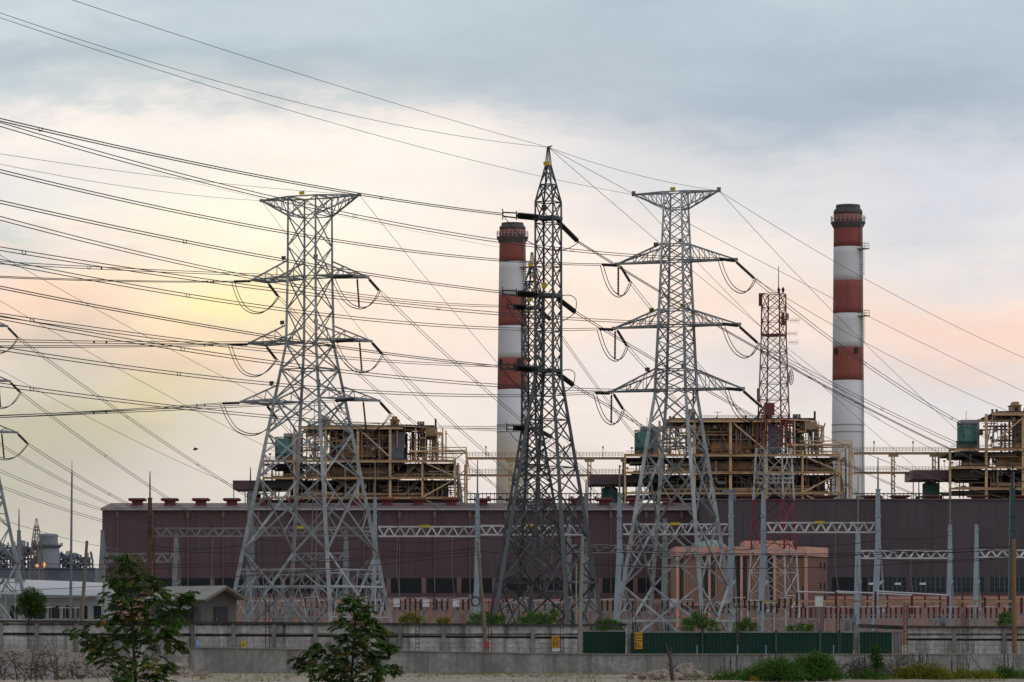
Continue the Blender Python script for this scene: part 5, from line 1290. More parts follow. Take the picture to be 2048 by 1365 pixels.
def boundary_wall(label, xa, xb, top_a, top_b, D, posts, group='old boundary walls'):
    """precast wall: posts, upper and lower slabs with a dark joint, mouldy cap; its top drops evenly along its length"""
    c = P((xa+xb)/2, YH, D); root = thing('boundary_wall', label, 'boundary wall', (c.x, D, 0), group)
    X = lambda px: (px-1024)/F*D; zt = lambda px: Zp(top_a+(top_b-top_a)*(px-xa)/(xb-xa), D)
    ps = [p for p in posts if xa <= p <= xb]; ed = [xa]+ps+[xb]; k = lambda q: S(q, D)
    mb = MB()
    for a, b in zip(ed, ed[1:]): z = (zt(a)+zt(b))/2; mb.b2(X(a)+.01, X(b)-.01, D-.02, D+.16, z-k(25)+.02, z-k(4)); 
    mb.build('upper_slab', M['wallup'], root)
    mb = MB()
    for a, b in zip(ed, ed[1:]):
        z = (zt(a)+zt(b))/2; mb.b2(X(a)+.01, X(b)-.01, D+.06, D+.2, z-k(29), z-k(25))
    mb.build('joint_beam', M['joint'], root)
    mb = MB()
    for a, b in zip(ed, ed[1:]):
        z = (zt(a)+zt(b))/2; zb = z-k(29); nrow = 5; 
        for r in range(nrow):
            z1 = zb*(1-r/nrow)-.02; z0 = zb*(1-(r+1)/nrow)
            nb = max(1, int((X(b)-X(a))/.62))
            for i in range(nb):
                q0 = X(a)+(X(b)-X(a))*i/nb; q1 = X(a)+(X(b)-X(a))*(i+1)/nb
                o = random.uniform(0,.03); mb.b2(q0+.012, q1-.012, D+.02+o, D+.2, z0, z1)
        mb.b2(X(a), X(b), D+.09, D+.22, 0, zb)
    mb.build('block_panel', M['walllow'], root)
    for p in ps:
        mb = MB(); z = zt(p); mb.b2(X(p)-k(4), X(p)+k(4), D-.18, D+.3, 0, z-k(3)); mb.build('post', M['wallpost'], root)
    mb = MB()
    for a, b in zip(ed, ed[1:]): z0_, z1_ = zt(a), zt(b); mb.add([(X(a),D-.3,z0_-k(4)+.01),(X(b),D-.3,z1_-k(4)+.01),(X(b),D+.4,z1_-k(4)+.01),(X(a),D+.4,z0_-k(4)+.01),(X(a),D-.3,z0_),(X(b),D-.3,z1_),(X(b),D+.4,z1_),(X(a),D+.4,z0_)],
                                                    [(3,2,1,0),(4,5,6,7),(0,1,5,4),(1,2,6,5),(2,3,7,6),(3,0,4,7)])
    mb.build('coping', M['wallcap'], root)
    return root
boundary_wall('weathered concrete block wall with black joint, left of the concrete pole', -90, 1158, 1240, 1249, 290, [2,74,152,232,310,386,467,548,631,716,800,887,970,1066])
boundary_wall('paler concrete block wall at the right edge beyond the green fence', 1814, 2180, 1252, 1254, 285, [1908,2008,2100])
def fence(label, xa, xb, top, D, mat_='greenfence', posts=()):
    c = P((xa+xb)/2, YH, D); root = thing('sheet_fence', label, 'sheet fence', (c.x, D, 0), 'corrugated sheet fences' if mat_ == 'greenfence' else None)
    x0, x1 = (xa-1024)/F*D, (xb-1024)/F*D; z1 = Zp(top, D); vs = []; x_ = x0; i = 0; prof = [(0,0),(.09,0),(.12,-.06),(.2,-.06),(.23,0)]
    xs = []
    while x_ < x1:
        for dx, dy in prof: 
            if x_+dx < x1: xs.append((x_+dx, D+dy))
        x_ += .26
    n = len(xs)
    vs = [(a,b,.02) for a,b in xs]+[(a,b,z1) for a,b in xs]+[(a,b+.012,.02) for a,b in xs]+[(a,b+.012,z1) for a,b in xs]
    fs = [(i,i+1,n+i+1,n+i) for i in range(n-1)]+[(2*n+i,3*n+i,3*n+i+1,2*n+i+1) for i in range(n-1)]+[(n+i,n+i+1,3*n+i+1,3*n+i) for i in range(n-1)]
    mb = MB(); mb.add(vs, fs); mb.build('corrugated_sheet', M[mat_], root)
    mb = MB(); mb.b2(x0, x1, D-.1, D+.06, z1+.005, z1+.1); mb.build('top_rail', M['equip'], root)
    for p in posts:
        mb = MB(); X = (p-1024)/F*D; mb.b2(X-.09, X+.09, D-.16, D-.07, 0, z1+.2); mb.build('post', M['gantry_green'], root)
    return root
fence('short dark green corrugated fence between two concrete posts', 1166, 1252, 1264, 286)
fence('long dark green corrugated fence with a rusty top rail right of the amber sign', 1262, 1708, 1266, 284, 'greenfence', (1405,1474,1552,1640,1678))
fence('dark green corrugated fence panel standing alone before the grey sheet', 1719, 1784, 1265, 284)
fence('narrow bare grey metal sheet beside the pale block wall', 1786, 1806, 1266, 285, 'greyfence')
for px, w, top, lab in ((1258,9,1249,'stained concrete fence post left of the amber sign'),(1713,9,1253,'stained concrete fence post between green panels'),(1162,7,1249,'stubby concrete post at the end of the block wall')):
    mb = MB(); D = 284.5; X = (px-1024)/F*D; k = S(w/2, D); mb.b2(X-k, X+k, D-.2, D+.12, 0, Zp(top, D)); mb.b2(X-k*1.1, X+k*1.1, D-.24, D+.16, Zp(top,D), Zp(top,D)+.1); tag(mb.build('fence_post', M['wallpost']), lab, 'fence post')
mb = MB(); mb.bar(P(1164,1251,287), P(1254,1250,287), .2); mb.bar(P(1238,1252,287), P(1250,1264,287), .12); tag(mb.build('gate_lintel', M['wallcap']), 'dark mouldy beam spanning above the short green fence', 'beam')
mb = MB(); mb.bar(P(1716,1252,286), P(1806,1256,286), .28); tag(mb.build('gate_lintel', M['wallcap']), 'dark mouldy beam above the lone green fence panel', 'beam')
def retaining():
    D = 206; c = P(1250, YH, D); root = thing('retaining_wall', 'low grey cast concrete retaining wall across the foreground', 'retaining wall', (c.x, D, 0))
    X = lambda px: (px-1024)/F*D; ed = [380,622,797,860,1090,1225,1400,1560,1690,1828]
    k = S(1, D); zt = lambda px: Zp(1296+14*min(1, (px-380)/800), D)
    for a, b in zip(ed, ed[1:]+[1931]):
        mb = MB(); x0, x1 = X(a)+.015, X(b)-.015; y0 = D+random.uniform(0,.03)
        mb.add([(x0,y0,-.2),(x1,y0,-.2),(x1,D+.3,-.2),(x0,D+.3,-.2),(x0,y0,zt(a)),(x1,y0,zt(b)),(x1,D+.3,zt(b)),(x0,D+.3,zt(a))], [(3,2,1,0),(4,5,6,7),(0,1,5,4),(1,2,6,5),(2,3,7,6),(3,0,4,7)])
        mb.build('cast_bay', M['retain'], root)
    mb = MB(); x0, x1 = X(1933)+.05, X(2200); mb.b2(x0, x1, D-.05, D+.3, -.2, zt(2000)+.01); mb.build('cast_bay', M['retain'], root)
    mb = MB(); mb.b2(X(378)-.05, X(382)-.02, D-.06, D+.36, -.1, zt(380)+.02); mb.build('end_post', M['concpole'], root)
    mb = MB()
    for a, b in zip(ed, ed[1:]+[2200]): mb.bar((X(a),D+.12,zt(a)+.03), (X(b),D+.12,zt(b)+.03), .38, d=.05)
    mb.build('coping', M['concpole'], root)
    rnd = random.Random(9); mb = MB()                           # faded stencilled notice, too worn to read
    for x0_, x1_, ys in ((1985,2017,(1317,1321,1325,1329)),(2023,2040,(1316,1322,1327,1332))):
        for yv in ys:
            px = x0_
            while px < x1_-2: w = rnd.uniform(1.5,4); mb.pbox(px, min(px+w,x1_), yv-1, yv+1, D-.052, .01, -.012); px += w+rnd.uniform(.6,1.5)
    mb.build('faded_stencil', M['wallpost'], root)
retaining()

# ---------------------------------------------------------------- small pitched-roof house behind the wall
def house():
    D = 335; ph = RAD(38); o = P(444, YH, D); root = thing('small_house', 'small grey house with a corrugated gable roof behind the wall and sapling', 'house', (o.x, D, 0))
    w = Vector((math.cos(ph), math.sin(ph)*.9, 0)).normalized(); r = Vector((-math.sin(ph), math.cos(ph), 0))
    hw = 2.1; L_ = 8.2; ze = Zp(1199, D); zr = Zp(1172, D); O = Vector((o.x, D, 0)); V = lambda u, v, z: O+w*u+r*v+Vector((0,0,z))
    ov = .7
    mb = MB(); hw2 = hw-.35
    pts = [V(-hw2,.5,0),V(hw2,.5,0),V(hw2,L_,0),V(-hw2,L_,0),V(-hw2,.5,ze+.15),V(hw2,.5,ze+.15),V(hw2,L_,ze+.15),V(-hw2,L_,ze+.15),V(0,.5,zr-.1),V(0,L_,zr-.1)]
    mb.add(pts, [(0,1,5,8,4),(2,3,7,9,6),(1,2,6,5),(3,0,4,7),(3,2,1,0)]); mb.build('wall', M['housewall'], root)
    for s_ in (-1,1):
        mb = MB(); n = 40
        vs = []
        for i in range(n+1):
            v = -ov+(L_+2*ov)*i/n; b = .04 if i % 2 else 0
            for u, z in ((s_*.02,zr+b),(s_*hw,ze+b-.02),): vs.append(V(u,v,z)); vs.append(V(u,v,z-.08-b))
        fs = []
        for i in range(n): a = 4*i; fs += [(a,a+2,a+6,a+4),(a+1,a+5,a+7,a+3),(a+2,a+3,a+7,a+6)]
        fs += [(0,1,3,2),(4*n,4*n+2,4*n+3,4*n+1)]
        mb.add(vs, fs); mb.build('roof', M['houseroof'], root)
    mb = MB(); mb.bar(V(0,-ov-.02,zr-.12), V(-hw,-ov-.02,ze-.14), .2); mb.bar(V(0,-ov-.02,zr-.12), V(hw,-ov-.02,ze-.14), .2); mb.build('bargeboard', M['wood'], root)
    mb = MB(); a = V(-hw2*.1,.42,0); mb.box((V(.2,.44,3.35)), (1.3,.1,2.0), ph); d = mb.build('door', M['darkwood'], root)
    mb = MB(); mb.box((V(-.3,.36,3.3)), (.06,.06,.16), ph); mb.build('handle', M['galv'], d)
    for v in (2.4,4.6,6.6):
        mb = MB(); mb.box(V(-hw2-.04,v,3.7), (.1,1.3,.9), ph); wn = mb.build('window', M['glass'], root)
        mb = MB(); mb.box(V(-hw2-.1,v,3.7), (.06,.08,.9), ph); mb.build('mullion', M['housewall'], wn)
    mb = MB(); mb.add([V(-hw-.9,1,4.0),V(-hw-.9,5.5,4.0),V(-hw+.1,5.5,4.4),V(-hw+.1,1,4.4),V(-hw-.9,1,4.06),V(-hw-.9,5.5,4.06),V(-hw+.1,5.5,4.46),V(-hw+.1,1,4.46)], [(3,2,1,0),(4,5,6,7),(0,1,5,4),(1,2,6,5),(2,3,7,6),(3,0,4,7)]); mb.build('awning', M['greyfence'], root)
house()

# ---------------------------------------------------------------- poles, signs, reinforcing bars
def pole(label, a, b, D, ra, rb, m, name='utility_pole', extra=None):
    pa, pb = P(*a, D), P(*b, D); pb.z = min(pb.z, 0) if pb.z < 1.3 else pb.z
    d = (pa-pb).normalized(); base = pb-d*(pb.z/d.z) if d.z else pb
    root = thing(name, label, 'pole', base, 'poles along the yard'); mb = MB(); mb.tube([base, base.lerp(pa,.5), pa], [rb,(ra+rb)/2,ra], 9); mb.build('shaft', M[m], root)
    return root, pa, base
r_, pa, base = pole('thin leaning timber pole with a coil of black cable', (955,1084), (975,1300), 262, .09, .14, 'wood')
mb = MB()
for j in range(3):
    c = P(951,1203,261.7+j*.06); mb.tube([c+Vector((math.cos(t*.314)*S(8.5,262), 0, math.sin(t*.314)*S(9.5,262))) for t in range(21)], .045, 5)
mb.build('cable_coil', M['black'], r_)
mb = MB(); 
for (x_, m_) in ((0,'redpaint'),): mb.tube([P(972.5,1283,262), P(973.6,1296,262)], [.16,.165], 9)
mb.build('painted_band', M['redpaint'], r_)
pole('stout weathered concrete pole at the left end of the short green fence', (1165,1072), (1158,1300), 280, .11, .16, 'concpole')
pole('short pale metal post inside the dark spire pylon', (1153,1128), (1152,1245), 300, .06, .07, 'concpole')
pole('grey and orange brown timber pole near the right edge', (2027,1078), (2029,1312), 255, .13, .16, 'orangewood')
pole('leaning brown timber stump pole left of the bushy sapling', (174,1082), (163,1245), 330, .12, .19, 'wood')
r_, pa, base = pole('tall slender steel pole tapering to a needle at the left', (144,945), (141,1250), 330, .07, .15, 'gantry_dim')
mb = MB(); mb.tube([pa, pa+Vector((0,0,S(24,330)))], [.035,.02], 5); mb.build('lightning_rod', M['black'], r_)
pole('slim pale concrete post beside the bushy sapling', (209,1128), (206,1245), 320, .08, .09, 'concpole')
def rebar(label, px, top, D, n=3, w=6, bot=None):
    c = P(px, YH, D); root = thing('rebar_cage', label, 'rebar cage', (c.x, D, 0), 'rusty reinforcing cages'); z = Zp(top, D); k = S(w/2, D)
    mb = MB()
    for i, (dx, dy) in enumerate(((-1,-1),(1,-1),(1,1),(-1,1),(0,-1),(0,1))[:n+2]): h = z*random.uniform(.9,1.02); mb.bar((c.x+dx*k,D+dy*k,0), (c.x+dx*k*1.05,D+dy*k,h), .028)
    mb.build('main_bars', M['rebar'], root)
    mb = MB(); q = .2
    while q < z*.95:
        cs = [Vector((c.x+dx*k,D+dy*k,q)) for dx, dy in ((-1,-1),(1,-1),(1,1),(-1,1))]
        for i in range(4): mb.bar(cs[i], cs[(i+1) % 4], .02)
        q += .22
    mb.build('stirrups', M['rebar'], root)
for px, top, w, lab in ((384,1183,5,'rebar cage rising at the near end of the retaining wall'),(535,1192,7,'rebar cage in front of the box-armed pylon foot'),(835,1192,7,'rebar cage between white cabinets and coiled cable pole'),(980,1198,6,'rebar cage beside the coiled cable pole'),
                        (1124,1200,5,'rebar cage next to the amber warning sign on the wall'),(1268,1196,6,'rebar cage by the tall amber sign'),(1405,1212,4,'rebar cage behind the dead stump, under the pointed-arm pylon'),(1476,1208,5,'rebar cage before the blue grey column of the office block'),(1676,1222,6,'rebar cage before the long green fence end'),
                        (1811,1208,6,'rebar cage at the near end of the pale block wall'),(1926,1212,4,'left rebar cage of the twin in front of the pale block wall'),(1934,1214,4,'right rebar cage of the twin in front of the pale block wall'),(150,1215,4,'rebar cage between the round tree and bushy sapling')):
    rebar(lab, px, top, 214 if px > 370 else 262, 2, w)
def sign(label, px, py, w, h, D, kind, m):
    c = P(px, py, D); ww, hh = S(w, D), S(h, D); root = thing('warning_sign', label, 'sign', (c.x, c.y, c.z-hh/2)); rnd = random.Random(int(px))
    mb = MB(); mb.box((c.x,c.y,c.z), (ww,.03,hh)); mb.build('panel', M[m], root)
    mb = MB(); f = c.y-.025
    if kind == 'text':
        for i in range(5):
            zl = c.z+hh*(.36-.18*i); x_ = c.x-ww*(.4-.05*(i % 2)); end = c.x+ww*(.4 if i != 3 else .05)
            while x_ < end: q = ww*rnd.uniform(.05,.12); mb.box((x_+q/2,f,zl+rnd.uniform(-.01,.01)), (q,.012,hh*rnd.uniform(.045,.08))); x_ += q+ww*.035
    elif kind == 'figure':
        for dx in (-.22,.2):
            mb.box((c.x+dx*ww,f,c.z-hh*.18), (ww*.1,.012,hh*.4)); mb.box((c.x+dx*ww*1.2,f,c.z+hh*.06), (ww*.16,.012,hh*.09)); mb.bar((c.x+dx*ww,f,c.z-.02), (c.x+dx*ww+ww*.15,f,c.z-hh*.2), ww*.06)
        for i in range(2): mb.box((c.x,f,c.z+hh*(.38-.14*i)), (ww*.6,.012,hh*.05))
    elif kind == 'triangle':
        mb.tube([(c.x-ww*.3,f,c.z-hh*.2),(c.x+ww*.3,f,c.z-hh*.2),(c.x,f,c.z+hh*.3),(c.x-ww*.3,f,c.z-hh*.2)], ww*.05, 4); mb.box((c.x,f,c.z), (ww*.08,.012,hh*.2))
    else:
        for i in range(4): mb.box((c.x,f,c.z+hh*(.3-.2*i)), (ww*.75,.012,hh*.05))
    mb.build('lettering', M['ink'] if kind != 'lines' else M['white'], root)
    return root
sign('tall amber sign with five dark lines of worn lettering beside the green fence', 1277, 1282, 16, 33, 283, 'text', 'orange')
s_ = sign('amber sign with dark figures hung on the old block wall', 1111, 1284, 15, 24, 289.5, 'figure', 'orange')
mb = MB(); mb.pbox(1104,1120,1297,1303,289.5,.03,-.02); mb.build('lower_panel', M['white'], s_)
sign('small pale blue notice on the old wall behind the sapling', 396, 1287, 9, 13, 289.6, 'lines', 'blue')
sign('small yellow triangle notice on the old block wall', 487, 1289, 9, 13, 289.6, 'triangle', 'yellow')
mb = MB(); mb.prism([(P(1500,1357,172).x,172),(P(1515,1357,172).x,172),(P(1515,1357,172).x,172.25),(P(1500,1357,172).x,172.25)], 0, Zp(1352,172)); tag(mb.build('marker_post', M['orange']), 'orange marker post among the green bushes', 'marker')
for j, px in enumerate((1394,1475,1532,1667)):
    mb = MB(); mb.tube([P(px,1310,215), P(px,1292,215)], [.03,.028], 6); mb.box(P(px,1291.5,215), (.09,.09,.03)); tag(mb.build('pipe_stub', M['blue']), ('blue plastic pipe stub on the retaining wall, right behind the dead stump','blue plastic pipe stub in front of the green fence joint','blue plastic pipe stub in the middle of the long green fence','blue plastic pipe stub by the dead brush')[j], 'pipe stub', 'pipe stubs on the retaining wall')
# ---------------------------------------------------------------- vegetation
def leaflet(mb, p, d, up, ln, wd):
    """one drooping pointed leaf of two quads"""
    s = d.cross(up)
    if s.length < 1e-4: s = Vector((1,0,0))
    s.normalize(); m = p+d*ln*.45+up*ln*.06; q = p+d*ln*.8-Vector((0,0,ln*.12)); t = p+d*ln-Vector((0,0,ln*.28))
    mb.add([p, m+s*wd, m-s*wd, q+s*wd*.8, q-s*wd*.8, t], [(0,1,2),(1,3,4,2),(3,5,4)])
def rdir(rnd, zlo=-.5, zhi=1.):
    t = rnd.uniform(0, 2*math.pi); z = rnd.uniform(zlo, zhi); q = math.sqrt(max(0,1-min(1,z*z))); return Vector((q*math.cos(t), q*math.sin(t), z)).normalized()
def sapling(label, clumps, trunk, D, seed, yellow=None):
    rnd = random.Random(seed); c = P(trunk[0][0], YH, D); root = thing('sapling', label, 'sapling tree', (c.x, D, 0), 'saplings in the foreground')
    k = S(1, D); tp = [Vector((c.x,D,-.05))]+[P(x, y, D)+Vector((0,0,0)) for x, y in trunk[1:]]
    mb = MB(); n = len(tp); mb.tube(tp, [.055*(1-i/(n))+.012 for i in range(n)], 7); mb.build('trunk', M['bark'], root)
    bm = MB(); lf = MB(); ln = MB(); ly = MB()
    for (px, py, r) in clumps:
        cz = rnd.uniform(-r*1.1, r*1.1)*k; cc = P(px, py, D)+Vector((0,cz,0)); R_ = r*k
        tz = cc.z-R_*.9-abs(cc.x-c.x)*.5
        # branch leaves the trunk a little below its clump
        zz = max(.15, min(tp[-1].z-.1, tz)); i0 = 0
        for i in range(n-1):
            if tp[i].z <= zz <= tp[i+1].z: i0 = i
        f = (zz-tp[i0].z)/max(.01, tp[i0+1].z-tp[i0].z); b0 = tp[i0].lerp(tp[i0+1], max(0,min(1,f)))
        mid = b0.lerp(cc,.5)+Vector((0,0,-.1*(cc-b0).length)); bm.tube([b0, mid, cc], [.022,.016,.008], 5)
        R_ *= 1.04; fronds = int(8+R_*19)
        for i in range(fronds):
            o = cc+Vector((rnd.gauss(0,.36),rnd.gauss(0,.36),rnd.gauss(0,.36)))*R_*.9
            d = rdir(rnd, -.25, .8); d = (d+(o-Vector((c.x,D,o.z-.2))).normalized()*.55).normalized()
            L_ = rnd.uniform(.28,.5)*(.7+R_*.5); pts = []; p = o.copy(); dd = d.copy()
            for j in range(9): pts.append(p.copy()); p = p+dd*L_/8; dd = (dd+Vector((0,0,-.13))).normalized()
            bm.tube([pts[0],pts[4],pts[8]], .004, 3)
            young = rnd.random() < .2 and o.z > cc.z
            tgt = ly if (yellow and (Vector((P(*yellow,D).x,0,P(*yellow,D).z))-Vector((o.x,0,o.z))).length < .22) else (ln if young else lf)
            for j in range(1,9):
                ax = (pts[j]-pts[j-1]).normalized(); sd = ax.cross(Vector((0,0,1)))
                if sd.length < .01: sd = Vector((1,0,0))
                sd.normalize(); up = sd.cross(ax)
                for s_ in (-1,1):
                    ld = (ax*.62+sd*s_*.8+Vector((0,0,-.25+rnd.uniform(-.2,.2)))).normalized()
                    leaflet(tgt, pts[j], ld, up, rnd.uniform(.12,.19)*(1.15-abs(j-4.5)*.07), .030)
            leaflet(tgt, pts[8], dd, Vector((0,0,1)), .12, .022)
    bm.build('branches', M['bark'], root); lf.build('foliage', M['leaf'], root); ln.build('young_foliage', M['leafnew'], root)
    if ly.v: ly.build('yellow_foliage', M['leafyellow'], root)
sapling('tall bushy dark green sapling with bronze tips and yellow leaves at the left', [(258,1120,22),(245,1138,30),(275,1150,30),(240,1165,32),(283,1178,34),(255,1192,40),(315,1180,26),(325,1200,30),(228,1200,26),(285,1215,42),(235,1230,40),(330,1232,34),(262,1250,44),(305,1255,40),(222,1250,26),(365,1198,16),(378,1190,10),(350,1222,22),(345,1255,26),
   (163,1268,22),(178,1285,26),(205,1292,26),(190,1308,20),(235,1275,36),(280,1285,42),(330,1278,34),(350,1290,20),(250,1310,36),(300,1318,36),(265,1340,40),(310,1350,34),(250,1365,34),(330,1335,22),(290,1375,40),(215,1318,20)],
   [(272,1400),(270,1330),(264,1260),(262,1190),(258,1120)], 150, 31, (303,1332))
sapling('smaller dark green sapling in front of the retaining wall, its lower branches spreading wide', [(706,1203,14),(698,1218,22),(728,1222,18),(712,1238,30),(742,1240,20),(690,1250,22),(722,1260,34),(755,1255,16),(768,1268,14),(688,1275,20),(738,1284,34),(706,1292,34),(765,1290,22),(780,1300,14),
   (640,1296,22),(628,1306,20),(660,1310,26),(692,1312,30),(735,1315,32),(600,1325,12),(615,1330,20),(640,1335,28),(675,1340,32),(715,1342,34),(755,1332,26),(785,1336,20),(650,1360,34),(690,1368,36),(740,1360,26)],
   [(702,1400),(704,1340),(708,1290),(710,1240),(706,1200)], 152, 32)
def leafy(name, label, clumps, D, seed, m, cat, group=None, leaf=.07, dens=1.0, trunk=None, depth=1.0, ragged=False):
    rnd = random.Random(seed); xs = [p[0] for p in clumps]; c = P(sum(xs)/len(xs), YH, D); root = thing(name, label, cat, (c.x, D, 0), group)
    bm = MB(); lf = MB()
    for px, py, r in clumps:
        R_ = S(r, D); cc = P(px, py, D)+Vector((0,rnd.uniform(-1,1)*R_*depth,0))
        bm.tube([Vector((c.x+(cc.x-c.x)*.4,D,-.05)), (c+cc)/2+Vector((0,0,.05)), cc], [.03 if trunk is None else trunk, .018, .008], 5)
        n = int(dens*6*R_**2/(leaf**2*.28))+40
        for i in range(n):
            d = rdir(rnd,-.8,1); q = cc+Vector((d.x,d.y,d.z*.85))*R_*rnd.random()**.45*rnd.uniform(.75,1.15)
            if q.z < .02: continue
            leaflet(lf, q, (d+rdir(rnd,-1,.6)*.9).normalized(), rdir(rnd,0,1), leaf*rnd.uniform(.7,1.5), leaf*.28)
        for i in range(6): d = rdir(rnd,-.2,1); bm.tube([cc, cc+d*R_*.9], [.008,.003], 3)
        if ragged:                                                    # loose shoots and low spill that break the outline
            for i in range(9):
                d = (rdir(rnd,-.1,1)+Vector((0,0,.35))).normalized(); L_ = R_*rnd.uniform(1.0,2.0); q0 = cc+rdir(rnd,-1,.2)*R_*.5; pts = [q0+d*L_*t-Vector((0,0,L_*.35*t*t)) for t in (0,.25,.5,.75,1)]
                bm.tube(pts, [.009,.008,.006,.005,.003], 3)
                for q in range(14):
                    t = rnd.uniform(.25,1); p = q0+d*L_*t-Vector((0,0,L_*.35*t*t)); leaflet(lf, p, (rdir(rnd,-.6,.8)+d*.5).normalized(), rdir(rnd,0,1), leaf*rnd.uniform(.8,1.7), leaf*.26)
            for i in range(60):
                p = Vector((cc.x+rnd.gauss(0,R_*1.3), D+rnd.gauss(0,R_*1.2), rnd.uniform(.02,.3))); leaflet(lf, p, rdir(rnd,.1,1), rdir(rnd,0,1), leaf*rnd.uniform(.8,1.8), leaf*.2)
    bm.build('stems' if trunk is None else 'trunk', M['bark'], root); lf.build('foliage', M[m], root); return root
leafy('round_tree', 'small round dark green tree behind the wall below the refinery vessel', [(62,1188,17),(48,1200,18),(78,1198,17),(62,1208,22),(45,1220,14),(80,1218,15),(64,1228,16)], 305, 41, 'leaf', 'tree', None, .12, 1.2, .09)
for j, (cl, lab, m) in enumerate((([(806,1238,10),(822,1232,12),(838,1240,9)],'scrub behind the wall between two white cabinets','leafolive'),([(880,1242,8),(893,1240,8)],'low scrub behind the wall near the third white cabinet','leafolive'),
      ([(948,1236,11),(966,1230,13),(985,1236,12),(1004,1238,10)],'scrub behind the coiled cable pole','leafbright'),([(1048,1240,9),(1070,1232,13),(1092,1236,12),(1108,1226,9)],'scrub at the foot of the dark spire pylon','leafbright'),
      ([(1200,1246,9),(1215,1243,10),(1232,1246,8)],'scrub at the outer foot of the pointed-arm pylon','leafbright'),([(1375,1244,12),(1392,1232,12),(1410,1240,12),(1428,1248,10)],'scrub under the pointed-arm pylon','leafbright'),
      ([(1477,1250,10),(1492,1243,11),(1508,1252,9)],'scrub before the radio mast column','leafbright'),([(1580,1257,9),(1600,1254,11),(1620,1257,9)],'scrub behind the long green fence end','leafbright'),([(2005,1234,8),(2016,1230,8)],'little scrub beside the dark green column','leafbright'))):
    leafy('shrub', 'green '+lab, cl+[(a, b+13, r+2) for a, b, r in cl], 300 if j < 5 else 318, 50+j, m, 'shrub', 'shrubs along the yard wall', .11, .5, ragged=True)
for j, (cl, lab, m) in enumerate((([(1510,1348,22),(1535,1338,26),(1562,1333,26),(1545,1360,28),(1585,1350,28),(1500,1362,20)],'fresh green bush in front of the retaining wall, nearest the boulders','leafbright'),([(1605,1328,22),(1632,1318,20),(1655,1330,22),(1630,1346,30),(1662,1352,24),(1602,1354,24)],'fresh green bush with pale stems beside the first','leafbright'),
      ([(1430,1364,18),(1455,1358,20),(1480,1356,20),(1500,1364,22)],'low green bush at the frame bottom beside the marker post','leafbright'),([(1752,1300,9),(1750,1315,12),(1755,1330,12)],'slender upright green shoot among the dead brush','leaf'),
      ([(1735,1354,22),(1762,1360,20),(1712,1362,18),(1690,1364,18)],'small fresh green bush below the dead brush','leafbright'),([(1805,1352,22),(1832,1344,24),(1862,1346,24),(1885,1354,22),(1845,1364,28)],'yellow green bush below the wall gap','leafolive'),
      ([(1900,1360,22),(1925,1352,18),(1950,1360,24),(1975,1354,20),(1785,1364,18)],'low yellow green bush under the faded stencil','leafolive'),([(2005,1345,16),(2020,1350,18),(2040,1358,22),(1990,1362,20)],'green bush at the right bottom corner','leafbright'))):
    leafy('bush', lab, cl, 172+j*1.5, 70+j, m, 'bush', 'bushes along the foreground', .075, 1.1, ragged=True)
def brush(label, px0, px1, ytop, D, n, seed, droop=.0):
    rnd = random.Random(seed); c = P((px0+px1)/2, YH, D); root = thing('dead_brush', label, 'brush pile', (c.x, D, 0), 'heaps of dead brush')
    mb = MB()
    def grow(p, d, L_, r, lev):
        pts = [p]; q = p.copy(); dd = d.copy()
        for i in range(5): dd = (dd+rdir(rnd,-1,1)*.28+Vector((0,0,-droop*.25))).normalized(); q = q+dd*L_/5; pts.append(q.copy())
        mb.tube(pts, [r*(1-.14*i) for i in range(6)], 4)
        if lev:
            for i in range(rnd.randint(2,4)): grow(pts[rnd.randint(1,4)], (dd+rdir(rnd,-.3,1)*.9).normalized(), L_*rnd.uniform(.4,.65), r*.55, lev-1)
    hmax = Zp(ytop, D)
    for i in range(n):
        px = rnd.uniform(px0, px1); grow(Vector(((px-1024)/F*D, D+rnd.uniform(-1,1), rnd.uniform(0,.15))), (Vector((rnd.uniform(-.8,.8),rnd.uniform(-.5,.5),1))).normalized(), hmax*rnd.uniform(.55,1.0), .024, 2)
    mb.build('twigs', M['deadwood'], root)
brush('bare dead brush on the rubble heap at the left bottom corner', -20, 140, 1280, 168, 26, 81, .25)
brush('thin dead brush between rubble heap and bushy sapling', 120, 220, 1318, 170, 9, 84, .2)
brush('tangle of arching dead brush against the retaining wall', 1665, 1770, 1300, 180, 60, 82, .9)
brush('dead purple brown brush right of the slender green shoot', 1765, 1840, 1300, 182, 32, 83, .7)
brush('few dry stems beside the boulders', 1385, 1440, 1325, 180, 5, 85, .2)
# dead snapped stump
root = thing('dead_stump', 'tall snapped dead brown stump standing by the boulders', 'stump', (P(1345,YH,172).x,172,0))
mb = MB(); mb.tube([P(1347,1375,172),P(1343,1345,172),P(1341,1318,172),P(1334,1296,172),P(1331,1286,172)], [.09,.085,.07,.05,.012], 8); mb.tube([P(1340,1312,172),P(1343,1300,172.1),P(1340,1293,172.1)], [.05,.03,.008], 6); mb.build('trunk', M['deadwood'], root)
mb = MB(); mb.tube([P(1344,1340,172),P(1352,1330,172.2),P(1356,1318,172.3)], [.03,.02,.008], 6); mb.tube([P(1343,1335,172),P(1334,1326,171.8)], [.025,.008], 6); mb.build('broken_branch', M['deadwood'], root)
